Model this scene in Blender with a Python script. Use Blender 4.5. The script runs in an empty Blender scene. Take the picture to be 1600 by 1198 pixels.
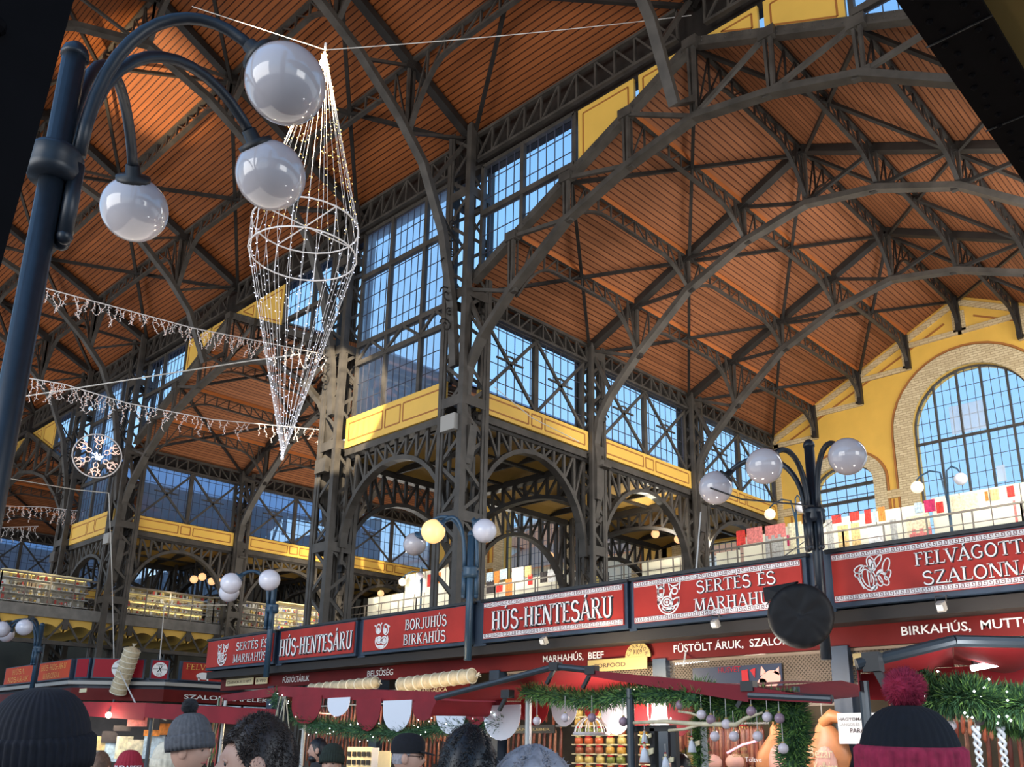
import bpy, bmesh, math, random
from mathutils import Vector as V, Matrix
random.seed(7)
S = bpy.context.scene
COL = S.collection
# ---------------------------------------------------------------- camera
F_PX = 1429.2808
def cam_axes():
    y, t, r = [math.radians(a) for a in (-43.1453, 16.8737, .5503)]
    f = V((math.sin(y)*math.cos(t), math.cos(y)*math.cos(t), math.sin(t)))
    ri = V((math.cos(y), -math.sin(y), 0)); up = ri.cross(f)
    return ri*math.cos(r)+up*math.sin(r), -ri*math.sin(r)+up*math.cos(r), f
CR, CU, CF = cam_axes()
CC = V((13.3454, -12.0064, 1.7))
cd = bpy.data.cameras.new('camera'); cam = bpy.data.objects.new('camera', cd); COL.objects.link(cam)
cd.sensor_width = 36; cd.lens = F_PX/1600*36
cd.shift_x = (800-837.6106)/1600; cd.shift_y = (737.5421-599)/1600
cd.clip_start = .05; cd.clip_end = 400
M = Matrix(((CR.x, CU.x, -CF.x, CC.x), (CR.y, CU.y, -CF.y, CC.y), (CR.z, CU.z, -CF.z, CC.z), (0, 0, 0, 1)))
cam.matrix_world = M
S.camera = cam
# ---------------------------------------------------------------- sky, added lights, exposure
S.view_settings.view_transform = 'Standard'; S.view_settings.look = 'None'
S.view_settings.gamma = 1; S.view_settings.exposure = 0.14
S.view_settings.use_curve_mapping = False
w = bpy.data.worlds.new('sky'); S.world = w; w.use_nodes = True
nt = w.node_tree; nt.nodes.clear()
out = nt.nodes.new('ShaderNodeOutputWorld'); bg = nt.nodes.new('ShaderNodeBackground')
tc = nt.nodes.new('ShaderNodeTexCoord'); sx = nt.nodes.new('ShaderNodeSeparateXYZ'); cr = nt.nodes.new('ShaderNodeValToRGB')
nt.links.new(tc.outputs['Generated'], sx.inputs[0]); nt.links.new(sx.outputs['Z'], cr.inputs[0])
nt.links.new(cr.outputs[0], bg.inputs[0]); nt.links.new(bg.outputs[0], out.inputs[0])
e = cr.color_ramp.elements
e[0].position = 0; e[0].color = (.78, .88, 1.0, 1)
e[1].position = .75; e[1].color = (.16, .38, .78, 1)
n_ = e.new(.12); n_.color = (.60, .80, 1.0, 1)
n_ = e.new(.24); n_.color = (.36, .65, 1.0, 1)
n_ = e.new(.45); n_.color = (.30, .60, 1.0, 1)
bg.inputs[1].default_value = 1.15
def area(name, loc, target, sx_, sy_, power, color=(1, 1, 1)):
    d = bpy.data.lights.new(name, 'AREA'); d.shape = 'RECTANGLE'; d.size = sx_; d.size_y = sy_; d.energy = power; d.color = color
    o = bpy.data.objects.new(name, d); COL.objects.link(o); o.location = loc
    o.rotation_euler = (V(target)-V(loc)).to_track_quat('-Z', 'Y').to_euler(); return o
def spot(name, loc, target, power, ang, color=(1, 1, 1), blend=.3, rad=.1):
    d = bpy.data.lights.new(name, 'SPOT'); d.energy = power; d.spot_size = math.radians(ang); d.spot_blend = blend; d.color = color; d.shadow_soft_size = rad
    o = bpy.data.objects.new(name, d); COL.objects.link(o); o.location = loc
    o.rotation_euler = (V(target)-V(loc)).to_track_quat('-Z', 'Y').to_euler(); return o
# unseen area lights added to lift the indoor brightness, standing for window daylight
area('gable_fill', (6, -24, 7), (5, 0, 12), 14, 9, 1850, (1, .97, .93))
area('end_fill', (34, -6, 8), (0, -3, 13), 10, 10, 1600, (1, .98, .95))
area('clerestory_fill', (-14, -11.3, 12.2), (-14, 0, 12), 16, 3, 380, (1, .98, .95))
area('transept_fill', (11.6, 7, 9.9), (0, 7, 9.5), 9, 2, 500, (1, .98, .95))
area('hall_floor_fill', (2, -8, 3.3), (2, -7, 16), 14, 5, 250, (1, .93, .84))  # upward fill added over the stalls to brighten the roof
area('end_wall_fill', (6, 2.5, 8.6), (6, 13, 10.4), 9, 3, 330, (1, .97, .92))  # fill added in mid-air to brighten the end wall
area('second_transept_fill', (-10.4, 6, 5.6), (-10.4, 6.01, 14), 8, 8, 520, (1, .95, .88))  # upward fill added to brighten the second transept roof
area('far_nave_fill', (-24, -5, 5.2), (-24, -5.01, 16), 6, 8, 380, (1, .93, .85))  # upward fill added to brighten the far nave roof
# added spot inside the nave, standing for a narrow sunbeam on one column
spot('added_column_spot', (9, -11.2, 12.5), (-4.75, -.2, 9.3), 60000, 11, (1, .88, .66), .2, .05)
spot('added_roof_spot', (-10, -9.8, 10.4), (-6.9, -5.0, 17.6), 6500, 26, (1, .75, .42), .7, .08)  # added upward spot makes the reflected sun patch; direct sun cannot reach it
# ---------------------------------------------------------------- mesh helpers
ORG = {}
class MB:
    def __init__(s): s.v = []; s.f = []; s.m = []; s.k = 0
    def add(s, vs, fs):
        b = len(s.v); s.v += [tuple(q) for q in vs]; s.f += [tuple(b+i for i in f) for f in fs]; s.m += [s.k]*len(fs)
    def box(s, c, d, R=None):
        x, y, z = d[0]/2, d[1]/2, d[2]/2; c = V(c)
        vs = [V((a*x, b*y, g*z)) for g in (-1, 1) for b in (-1, 1) for a in (-1, 1)]
        if R: vs = [R @ q for q in vs]
        s.add([q+c for q in vs], [(0, 2, 3, 1), (4, 5, 7, 6), (0, 1, 5, 4), (2, 6, 7, 3), (0, 4, 6, 2), (1, 3, 7, 5)]); return s
    def box2(s, a, b): return s.box([(a[i]+b[i])/2 for i in range(3)], [abs(a[i]-b[i]) for i in range(3)])
    def bar(s, p, q, w, h=None, up=(0, 0, 1)):
        p, q = V(p), V(q); h = h or w; d = q-p; L = d.length
        if L < 1e-6: return s
        d /= L; u = V(up)
        if abs(d.dot(u)) > .98: u = V((1, 0, 0)) if abs(d.x) < .9 else V((0, 1, 0))
        x = d.cross(u).normalized(); y = x.cross(d)
        vs = [e+x*(a*w/2)+y*(b*h/2) for e in (p, q) for b in (-1, 1) for a in (-1, 1)]
        s.add(vs, [(0, 2, 3, 1), (4, 5, 7, 6), (0, 1, 5, 4), (2, 6, 7, 3), (0, 4, 6, 2), (1, 3, 7, 5)]); return s
    def sweep(s, pts, w, h, up=(0, 0, 1)):
        """box section along a polyline lying in a plane with normal `up`: w across the plane, h within it"""
        pts = [V(p) for p in pts]; n = V(up).normalized(); vs = []; fs = []
        for i, p in enumerate(pts):
            a = pts[max(i-1, 0)]; b = pts[min(i+1, len(pts)-1)]; d = (b-a).normalized(); y = n.cross(d)
            vs += [p+n*(a_*w/2)+y*(b_*h/2) for a_, b_ in ((-1, -1), (1, -1), (1, 1), (-1, 1))]
        for i in range(len(pts)-1):
            for k in range(4): fs.append((4*i+k, 4*i+(k+1) % 4, 4*i+4+(k+1) % 4, 4*i+4+k))
        fs += [(3, 2, 1, 0), tuple(len(vs)-4+k for k in range(4))]
        s.add(vs, fs); return s
    def tube(s, pts, r, n=6, closed=False):
        pts = [V(p) for p in pts]; N = len(pts); vs = []; fs = []; u = None
        for i, p in enumerate(pts):
            a = pts[(i-1) % N] if closed or i else pts[0]; b = pts[(i+1) % N] if closed or i < N-1 else pts[-1]
            d = (b-a)
            d = d.normalized() if d.length > 1e-9 else V((0, 0, 1))
            if u is None: u = d.orthogonal().normalized()
            u = (u-d*u.dot(d)); u = u.normalized() if u.length > 1e-6 else d.orthogonal().normalized()
            w_ = d.cross(u); rr = r[i] if isinstance(r, (list, tuple)) else r
            vs += [p+(u*math.cos(2*math.pi*k/n)+w_*math.sin(2*math.pi*k/n))*rr for k in range(n)]
        for i in range(N if closed else N-1):
            j = (i+1) % N
            for k in range(n): fs.append((i*n+k, i*n+(k+1) % n, j*n+(k+1) % n, j*n+k))
        if not closed: fs += [tuple(range(n-1, -1, -1)), tuple((N-1)*n+k for k in range(n))]
        s.add(vs, fs); return s
    def lathe(s, prof, c=(0, 0, 0), n=16, axis=None):
        c = V(c); R = V((0, 0, 1)).rotation_difference(V(axis)).to_matrix() if axis else None; vs = []; fs = []
        for r, z in prof:
            for k in range(n):
                q = V((r*math.cos(2*math.pi*k/n), r*math.sin(2*math.pi*k/n), z)); vs.append(c+(R @ q if R else q))
        for i in range(len(prof)-1):
            for k in range(n): fs.append((i*n+k, i*n+(k+1) % n, (i+1)*n+(k+1) % n, (i+1)*n+k))
        fs += [tuple(range(n-1, -1, -1)), tuple((len(prof)-1)*n+k for k in range(n))]
        s.add(vs, fs); return s
    def sph(s, c, r, n=12, m=8, sc=(1, 1, 1)):
        c = V(c); vs = [c+V((0, 0, -r*sc[2]))]; fs = []
        for i in range(1, m):
            t = -math.pi/2+math.pi*i/m
            for k in range(n):
                a = 2*math.pi*k/n; vs.append(c+V((r*math.cos(t)*math.cos(a)*sc[0], r*math.cos(t)*math.sin(a)*sc[1], r*math.sin(t)*sc[2])))
        vs.append(c+V((0, 0, r*sc[2])))
        for k in range(n):
            fs.append((0, 1+(k+1) % n, 1+k)); L = 1+(m-2)*n; fs.append((len(vs)-1, L+k, L+(k+1) % n))
        for i in range(m-2):
            for k in range(n): fs.append((1+i*n+k, 1+i*n+(k+1) % n, 1+(i+1)*n+(k+1) % n, 1+(i+1)*n+k))
        s.add(vs, fs); return s
    def octa(s, c, r):
        x, y, z = c; s.add([(x+r, y, z), (x-r, y, z), (x, y+r, z), (x, y-r, z), (x, y, z+r), (x, y, z-r)],
              [(0, 2, 4), (2, 1, 4), (1, 3, 4), (3, 0, 4), (2, 0, 5), (1, 2, 5), (3, 1, 5), (0, 3, 5)]); return s
    def quad(s, *p): s.add(p, [tuple(range(len(p)))]); return s
    def prism(s, poly, off):
        """extrude a planar polygon (3D points) by vector off"""
        p = [V(q) for q in poly]; n = len(p); o = V(off)
        s.add(p+[q+o for q in p], [tuple(range(n)), tuple(range(2*n-1, n-1, -1))]+[(i, i+n, (i+1) % n+n, (i+1) % n) for i in range(n)]); return s
    def build(s, name, mat, parent=None, smooth=False, local=False):
        o0 = ORG.get(parent.name, V((0, 0, 0))) if parent and not local else V((0, 0, 0))
        me = bpy.data.meshes.new(name)
        me.from_pydata([tuple(V(q)-o0) for q in s.v], [], s.f)
        for m in (mat if isinstance(mat, (list, tuple)) else [mat]): me.materials.append(m)
        if isinstance(mat, (list, tuple)): me.polygons.foreach_set('material_index', s.m)
        bm = bmesh.new(); bm.from_mesh(me); bmesh.ops.recalc_face_normals(bm, faces=bm.faces); bm.to_mesh(me); bm.free()
        if smooth: me.polygons.foreach_set('use_smooth', [True]*len(me.polygons))
        me.update()
        o = bpy.data.objects.new(name, me); COL.objects.link(o)
        if parent: o.parent = parent; ORG[o.name] = o0
        else: ORG[o.name] = V((0, 0, 0))
        return o
def tag(o, label, cat, group=None, kind=None):
    if len(label.split()) > 16: label = label.replace(' the ', ' ')
    o['label'] = label; o['category'] = cat
    if group: o['group'] = group
    if kind: o['kind'] = kind
    return o
def thing(name, label, cat, loc=(0, 0, 0), group=None, rz=0):
    o = bpy.data.objects.new(name, None); COL.objects.link(o); o.location = loc; o.rotation_euler = (0, 0, rz); o.empty_display_size = .1
    ORG[o.name] = V(loc); return tag(o, label, cat, group)
def struct(o): o['kind'] = 'structure'; return o
def dup(o, loc=None, label=None, parent=None):
    c = o.copy(); COL.objects.link(c)
    if parent: c.parent = parent
    if loc is not None: c.location = loc
    if label: c['label'] = label
    for ch in o.children: dup(ch, None, None, c)
    return c
def ORD(i): return ['first', 'second', 'third', 'fourth', 'fifth', 'sixth', 'seventh', 'eighth', 'ninth', 'tenth', 'eleventh', 'twelfth'][i]
# ---------------------------------------------------------------- materials
def mat(name, col, rough=.5, metal=0, noise=0, scale=6, bump=0, spec=None, emit=None, es=0, coat=0):
    m = bpy.data.materials.new(name); m.use_nodes = True; t = m.node_tree; b = t.nodes['Principled BSDF']
    b.inputs['Base Color'].default_value = (*col, 1); b.inputs['Roughness'].default_value = rough; b.inputs['Metallic'].default_value = metal
    if spec is not None: b.inputs['Specular IOR Level'].default_value = spec
    if coat: b.inputs['Coat Weight'].default_value = coat
    if emit: b.inputs['Emission Color'].default_value = (*emit, 1); b.inputs['Emission Strength'].default_value = es
    if noise or bump:
        tcn = t.nodes.new('ShaderNodeTexCoord'); nz = t.nodes.new('ShaderNodeTexNoise'); nz.inputs['Scale'].default_value = scale; nz.inputs['Detail'].default_value = 5
        t.links.new(tcn.outputs['Object'], nz.inputs['Vector'])
        if noise:
            r = t.nodes.new('ShaderNodeValToRGB'); r.color_ramp.elements[0].position = .3; r.color_ramp.elements[1].position = .72
            r.color_ramp.elements[0].color = (*[c*(1-noise) for c in col], 1); r.color_ramp.elements[1].color = (*[min(1, c*(1+noise)) for c in col], 1)
            t.links.new(nz.outputs['Fac'], r.inputs[0]); t.links.new(r.outputs[0], b.inputs['Base Color'])
        if bump:
            bp = t.nodes.new('ShaderNodeBump'); bp.inputs['Strength'].default_value = bump; t.links.new(nz.outputs['Fac'], bp.inputs['Height']); t.links.new(bp.outputs[0], b.inputs['Normal'])
    return m
def plank(name, axis, pitch, col, dark):
    """painted matchboard: thin dark grooves every `pitch` metres across `axis`, streaky grain along the boards"""
    m = mat(name, col, .6, spec=.22); t = m.node_tree; b = t.nodes['Principled BSDF']
    tcn = t.nodes.new('ShaderNodeTexCoord'); sp = t.nodes.new('ShaderNodeSeparateXYZ'); t.links.new(tcn.outputs['Object'], sp.inputs[0])
    def ma(op, a, v=None, v2=None):
        n = t.nodes.new('ShaderNodeMath'); n.operation = op
        for i, q in enumerate((a, v, v2)):
            if q is None: continue
            if isinstance(q, (int, float)): n.inputs[i].default_value = q
            else: t.links.new(q, n.inputs[i])
        return n.outputs[0]
    s = ma('DIVIDE', sp.outputs[axis], pitch); fr = ma('FRACT', s); fl = ma('FLOOR', s)
    g = ma('LESS_THAN', fr, .2)
    wn = t.nodes.new('ShaderNodeTexWhiteNoise'); wn.noise_dimensions = '1D'; t.links.new(fl, wn.inputs['W'])
    nz = t.nodes.new('ShaderNodeTexNoise'); mp = t.nodes.new('ShaderNodeMapping'); mp.inputs['Scale'].default_value = (.35, 5, 2) if axis == 'Y' else (5, .35, 2)
    t.links.new(tcn.outputs['Object'], mp.inputs[0]); t.links.new(mp.outputs[0], nz.inputs['Vector']); nz.inputs['Detail'].default_value = 6
    v = ma('MULTIPLY_ADD', wn.outputs['Value'], .22, ma('MULTIPLY', nz.outputs['Fac'], .5))
    r = t.nodes.new('ShaderNodeValToRGB'); r.color_ramp.elements[0].position = .15; r.color_ramp.elements[1].position = .6
    r.color_ramp.elements[0].color = (*[c*.66 for c in col], 1); r.color_ramp.elements[1].color = (*[c*1.2 for c in col], 1)
    t.links.new(v, r.inputs[0])
    mx = t.nodes.new('ShaderNodeMix'); mx.data_type = 'RGBA'; t.links.new(g, mx.inputs[0]); t.links.new(r.outputs[0], mx.inputs[6]); mx.inputs[7].default_value = (*dark, 1)
    t.links.new(mx.outputs[2], b.inputs['Base Color']); return m
def brick(name, c1, c2, mortar, sc, bw=.25, bh=.075, rot=(math.pi/2, 0, 0)):
    m = mat(name, c1, .85); t = m.node_tree; b = t.nodes['Principled BSDF']
    tcn = t.nodes.new('ShaderNodeTexCoord'); mp = t.nodes.new('ShaderNodeMapping'); mp.inputs['Rotation'].default_value = rot
    bt = t.nodes.new('ShaderNodeTexBrick'); bt.inputs['Color1'].default_value = (*c1, 1); bt.inputs['Color2'].default_value = (*c2, 1); bt.inputs['Mortar'].default_value = (*mortar, 1)
    bt.inputs['Scale'].default_value = sc; bt.inputs['Brick Width'].default_value = bw; bt.inputs['Row Height'].default_value = bh; bt.inputs['Mortar Size'].default_value = .008
    t.links.new(tcn.outputs['Object'], mp.inputs[0]); t.links.new(mp.outputs[0], bt.inputs[0]); t.links.new(bt.outputs[0], b.inputs['Base Color']); return m
def glass(name, tint, refl=.08):
    m = bpy.data.materials.new(name); m.use_nodes = True; t = m.node_tree; t.nodes.clear()
    o = t.nodes.new('ShaderNodeOutputMaterial'); mx = t.nodes.new('ShaderNodeMixShader'); tr = t.nodes.new('ShaderNodeBsdfTransparent'); gl = t.nodes.new('ShaderNodeBsdfGlossy')
    tr.inputs[0].default_value = (*tint, 1); gl.inputs['Roughness'].default_value = .02; mx.inputs[0].default_value = refl
    t.links.new(tr.outputs[0], mx.inputs[1]); t.links.new(gl.outputs[0], mx.inputs[2]); t.links.new(mx.outputs[0], o.inputs[0]); return m
GLASSD = glass('dusty_glass', (.93, .97, 1.0), .05)
t_ = GLASSD.node_tree; a_ = t_.nodes.new('ShaderNodeBsdfTranslucent'); a_.inputs[0].default_value = (.85, .92, 1, 1); b_ = t_.nodes.new('ShaderNodeMixShader'); b_.inputs[0].default_value = .34
t_.links.new(t_.nodes['Mix Shader'].outputs[0], b_.inputs[1]); t_.links.new(a_.outputs[0], b_.inputs[2]); t_.links.new(b_.outputs[0], t_.nodes['Material Output'].inputs[0])
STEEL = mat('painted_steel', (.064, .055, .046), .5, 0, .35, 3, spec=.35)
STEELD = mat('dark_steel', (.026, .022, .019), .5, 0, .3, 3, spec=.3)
NEARST = mat('shade_dark_steel', (.0025, .002, .0025), .7, 0, .3, 12, .1, spec=.06)  # backlit shade of the near steel is put into this near-black colour
WOODN = plank('rust_board_nave', 'Y', .112, (.31, .094, .026), (.05, .012, .004))
WOODT = plank('rust_board_transept', 'X', .105, (.335, .126, .052), (.085, .025, .011))
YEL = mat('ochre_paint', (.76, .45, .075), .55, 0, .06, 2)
YELP = mat('ochre_panel', (.78, .47, .085), .55, 0, .05, 1.5)
BRN = mat('brown_line', (.36, .13, .025), .6)
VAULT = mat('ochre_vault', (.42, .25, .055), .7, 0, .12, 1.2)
BRICK = brick('cream_brick', (.66, .52, .30), (.54, .40, .21), (.40, .28, .14), 1.0)
BAR = mat('muntin', (.055, .055, .075), .5)
GLASS = glass('window_glass', (.93, .97, 1.0), .05)
MILK = mat('opal_glass', (.42, .40, .43), .12, 0, .05, 3, coat=.6)
MILKW = mat('opal_glass_white', (.60, .60, .68), .14, coat=.5)
LITG = mat('opal_glass_lit', (.8, .6, .3), .2, emit=(1, .62, .22), es=.75)
LITP = mat('opal_glass_pale', (.8, .7, .5), .2, emit=(1, .8, .55), es=.7)
LAMP = mat('lamp_blue_black', (.009, .014, .022), .4, .1, .2, 20)
LAMPB = mat('lamp_blue', (.026, .062, .105), .4, .1)
BLUE = mat('stall_blue_grey', (.016, .032, .06), .5, 0, .2, 5)
SIGN = mat('sign_red', (.37, .034, .026), .5, 0, .12, 3, spec=.12)
SIGN2 = mat('fascia_red', (.125, .011, .010), .5, 0, .15, 2, spec=.12)
SIGN3 = mat('sign_crimson', (.30, .010, .02), .5, spec=.15)
SIGNO = mat('sign_orange_red', (.60, .06, .015), .5, spec=.15)
LETW = mat('letter_white', (.78, .76, .74), .5)
LETK = mat('letter_shadow', (.012, .01, .012), .6)
LETG = mat('letter_gold', (.85, .50, .10), .5)
CREAM = mat('cream_board', (.72, .62, .38), .6, 0, .1, 4)
GOLD = mat('gold_plate', (.36, .26, .09), .5)
REDC = mat('red_canvas', (.22, .010, .018), .8, 0, .2, 3)
REDB = mat('red_cloth', (.42, .014, .018), .8)
WHITEC = mat('white_cloth', (.72, .74, .80), .75)
PINE = mat('pine_needle', (.035, .10, .038), .7, 0, .5, 30)
PINEL = mat('pine_needle_light', (.16, .30, .07), .7, 0, .4, 30)
WIRE = mat('white_wire', (.72, .68, .66), .5)
WIREC = mat('pale_cable', (.66, .64, .60), .5)
WARM = mat('warm_bulb', (.9, .6, .2), .4, emit=(1, .62, .16), es=3.2)
COOL = mat('cool_bulb', (.7, .75, 1), .4, emit=(.72, .78, 1), es=2.6)
ROSE = mat('rose_bulb', (1, .7, .6), .4, emit=(1, .62, .5), es=.9)
WHITELED = mat('white_led', (1, 1, 1), .4, emit=(.9, .96, 1), es=7)
PALE = mat('pale_steel', (.34, .32, .29), .5)
BLACKF = mat('black_plastic_sheet', (.006, .0065, .008), .6, 0, .4, 3, .3, spec=.3)
BLK = mat('black', (.008, .008, .009), .5)
FLOORM = mat('stone_floor', (.20, .17, .145), .6, 0, .25, 3)
# ---------------------------------------------------------------- dimensions of the hall
W, B, D_, YE = 12.0, 4.38, 4.33, 13.2          # transept width, narrow bay, side bay, end wall
ZTE, ZAP, ZNE, SN = 11.29, 14.15, 15.26, .478
ST = (ZAP-ZTE)/6
YB = [0, 4.15, 8.5, 13.2]
ZBT, ZBB, ZNT, ZNB = 8.97, 8.5, 9.19, 8.45
YN = -11.56; YR = -5.78
def rimz(u): return ZTE+ST*min(u, W-u)           # gable line of a transept, u from its left column
TX = {'nearest': 0.0, 'second': -(B+W), 'third': -2*(B+W), 'farthest': -3*(B+W)}   # left column line of each transept
def PY(y): return lambda u, v, d=0: V((u, y-d, v))        # wall facing -Y
def PXp(x): return lambda u, v, d=0: V((x+d, u, v))       # wall facing +X
NW = [0]; NT_ = [0]
def ngon_clip(poly, axis, val):
    """interval of a convex polygon on the line axis=val"""
    r = []
    for i in range(len(poly)):
        a, b = poly[i], poly[(i+1) % len(poly)]
        if (a[axis]-val)*(b[axis]-val) <= 0 and abs(a[axis]-b[axis]) > 1e-9:
            t = (val-a[axis])/(b[axis]-a[axis]); r.append(a[1-axis]+t*(b[1-axis]-a[1-axis]))
    return (min(r), max(r)) if len(r) > 1 else None
def window(P, poly, maju=(), majv=(), pu=.25, pv=.45, frame=.09, bar=.016, label=None, majw=.1, depth=.1, xbrace=None, gm=None):
    NW[0] += 1; nd = P(0, 0, 1)-P(0, 0, 0)
    g = MB(); g.quad(*[P(u, v, -.02) for u, v in poly])
    o = struct(g.build('window_%d' % NW[0], gm or GLASS)); 
    m = MB(); n = len(poly)
    for i in range(n):
        a, b = poly[i], poly[(i+1) % n]; m.bar(P(*a), P(*b), depth, frame, (P(1, 0)-P(0, 0)) if abs(a[0]-b[0]) < 1e-6 else nd.cross(P(*b)-P(*a)))
    m.build('frame', STEEL, o)
    mj = MB(); k = 0
    for u in maju:
        c = ngon_clip(poly, 0, u)
        if c: mj.bar(P(u, c[0], .02), P(u, c[1], .02), majw, depth, nd); k = 1
    for v in majv:
        c = ngon_clip(poly, 1, v)
        if c: mj.bar(P(c[0], v, .03), P(c[1], v, .03), majw*1.25, depth, nd); k = 1
    if xbrace:
        for a, b in xbrace: mj.bar(P(*a, .06), P(*b, .06), .07, .05, nd); k = 1
    if k: mj.build('mullion', STEEL, o)
    q = MB(); us = [p[0] for p in poly]; vs = [p[1] for p in poly]
    u = min(us)+pu
    while u < max(us)-.05:
        c = ngon_clip(poly, 0, u)
        if c: q.bar(P(u, c[0]), P(u, c[1]), bar, bar, nd)
        u += pu
    v = min(vs)+pv
    while v < max(vs)-.05:
        c = ngon_clip(poly, 1, v)
        if c: q.bar(P(c[0], v), P(c[1], v), bar, bar, nd)
        v += pv
    q.build('glazing_bar', BAR, o)
    return o
def inset(poly, d):
    """inward offset of a convex polygon"""
    n = len(poly); A = sum(poly[i][0]*poly[(i+1) % n][1]-poly[(i+1) % n][0]*poly[i][1] for i in range(n)); s = 1 if A > 0 else -1; L = []
    for i in range(n):
        a, b = poly[i], poly[(i+1) % n]; dx, dy = b[0]-a[0], b[1]-a[1]; l = math.hypot(dx, dy); nx, ny = -dy/l*s, dx/l*s
        L.append((a[0]+nx*d, a[1]+ny*d, dx/l, dy/l))
    r = []
    for i in range(n):
        x1, y1, dx1, dy1 = L[i-1]; x2, y2, dx2, dy2 = L[i]; den = dx1*dy2-dy1*dx2
        t = ((x2-x1)*dy2-(y2-y1)*dx2)/den; r.append((x1+t*dx1, y1+t*dy1))
    return r
def panel(P, poly, frames, thick=.07):
    NT_[0] += 1
    m = MB(); nd = P(0, 0, 1)-P(0, 0, 0); m.prism([P(u, v, -thick/2) for u, v in poly], nd*thick)
    o = struct(m.build('trim_%d' % NT_[0], YELP)); q = MB()
    for fr in frames:
        n = len(fr)
        for i in range(n): q.bar(P(*fr[i], thick/2), P(*fr[(i+1) % n], thick/2), .035, .012, nd)
    q.build('molding_line', BRN, o); return o
def band(P, u0, u1, z0, z1, d=.12, ledge=True):
    h = z1-z0; L = u1-u0; a, b = z0+h*.22, z1-h*.2; c = (u0+u1)/2; g = h*.36
    fr = [[(u0+.13, a), (c-g-.1, a), (c-g-.1, b), (u0+.13, b)], [(c-g, a), (c+g, a), (c+g, b), (c-g, b)], [(c+g+.1, a), (u1-.13, a), (u1-.13, b), (c+g+.1, b)]]
    Q = lambda u, v, dd=0: P(u, v, dd+d)
    return panel(Q, [(u0, z0), (u1, z0), (u1, z1), (u0, z1)], fr)
# ---------------------------------------------------------------- floor and roofs
struct(MB().box2((-62, -30, -.2), (40, 14, 0)).build('floor', FLOORM))
def slab(name, pts, th, m):
    b = MB(); b.prism(pts, (0, 0, th)); return struct(b.build(name, m))
ZINC = mat('zinc_roof', (.40, .47, .62), .6, 0, .1, 2)
XL, XR = -58, 24
slab('ceiling', [(XL, .25, ZNE-.12), (XR, .25, ZNE-.12), (XR, YR, ZNE-YR*SN), (XL, YR, ZNE-YR*SN)], .12, WOODN)
slab('ceiling', [(XL, YR, ZNE-YR*SN), (XR, YR, ZNE-YR*SN), (XR, YN-.25, ZNE-.12), (XL, YN-.25, ZNE-.12)], .12, WOODN)
for k, x in TX.items():
    slab('ceiling', [(x-.3, .1, ZTE-.14), (x-.3, YE, ZTE-.14), (x+6, YE, ZAP), (x+6, .1, ZAP)], .12, WOODT)
    for a, b in ((-.35, 6), (12.35, 6)): slab('ceiling', [(x+a, .32, ZTE+.02), (x+a, YE+.1, ZTE+.02), (x+b, YE+.1, ZAP+.16), (x+b, .32, ZAP+.16)], .05, ZINC)
    slab('ceiling', [(x+12.3, .1, ZTE-.14), (x+6, .1, ZAP), (x+6, YE, ZAP), (x+12.3, YE, ZTE-.14)], .12, WOODT)
def block_ceiling(x0, x1, y0, y1, z, seg=3):
    """shallow masonry vault cells between cross ribs, with the low outside roof above"""
    m = MB(); n = max(1, round((y1-y0)/1.45)); nx = 3
    for i in range(n):
        ya, yb = y0+(y1-y0)*i/n, y0+(y1-y0)*(i+1)/n
        for j in range(nx):
            xa, xb = x0+(x1-x0)*j/nx, x0+(x1-x0)*(j+1)/nx; K = 6
            pts = [(xa+(xb-xa)*t/K, z+.16*math.sin(math.pi*t/K)) for t in range(K+1)]
            for t in range(K): m.quad((pts[t][0], ya, pts[t][1]), (pts[t+1][0], ya, pts[t+1][1]), (pts[t+1][0], yb-.04, pts[t+1][1]), (pts[t][0], yb-.04, pts[t][1]))
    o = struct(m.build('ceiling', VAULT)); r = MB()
    for i in range(n+1): y = y0+(y1-y0)*i/n; r.box2((x0, y-.05, z-.02), (x1, y+.01, z+.14))
    for j in range(nx+1): x = x0+(x1-x0)*j/nx; r.box2((x-.05, y0, z-.05), (x+.05, y1, z+.1))
    r.build('rib', STEELD, o)
    return o
bx = [(-B, 0), (-2*B-W, -B-W), (-3*B-2*W, -2*B-2*W), (W, W+B)]
for i, (x0, x1) in enumerate(bx):
    block_ceiling(x0, x1, .25, YE, 8.3)
    struct(MB().box2((x0, -.1, 8.62), (x1, YE+.3, 8.72)).build('ceiling', ZINC))
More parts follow.
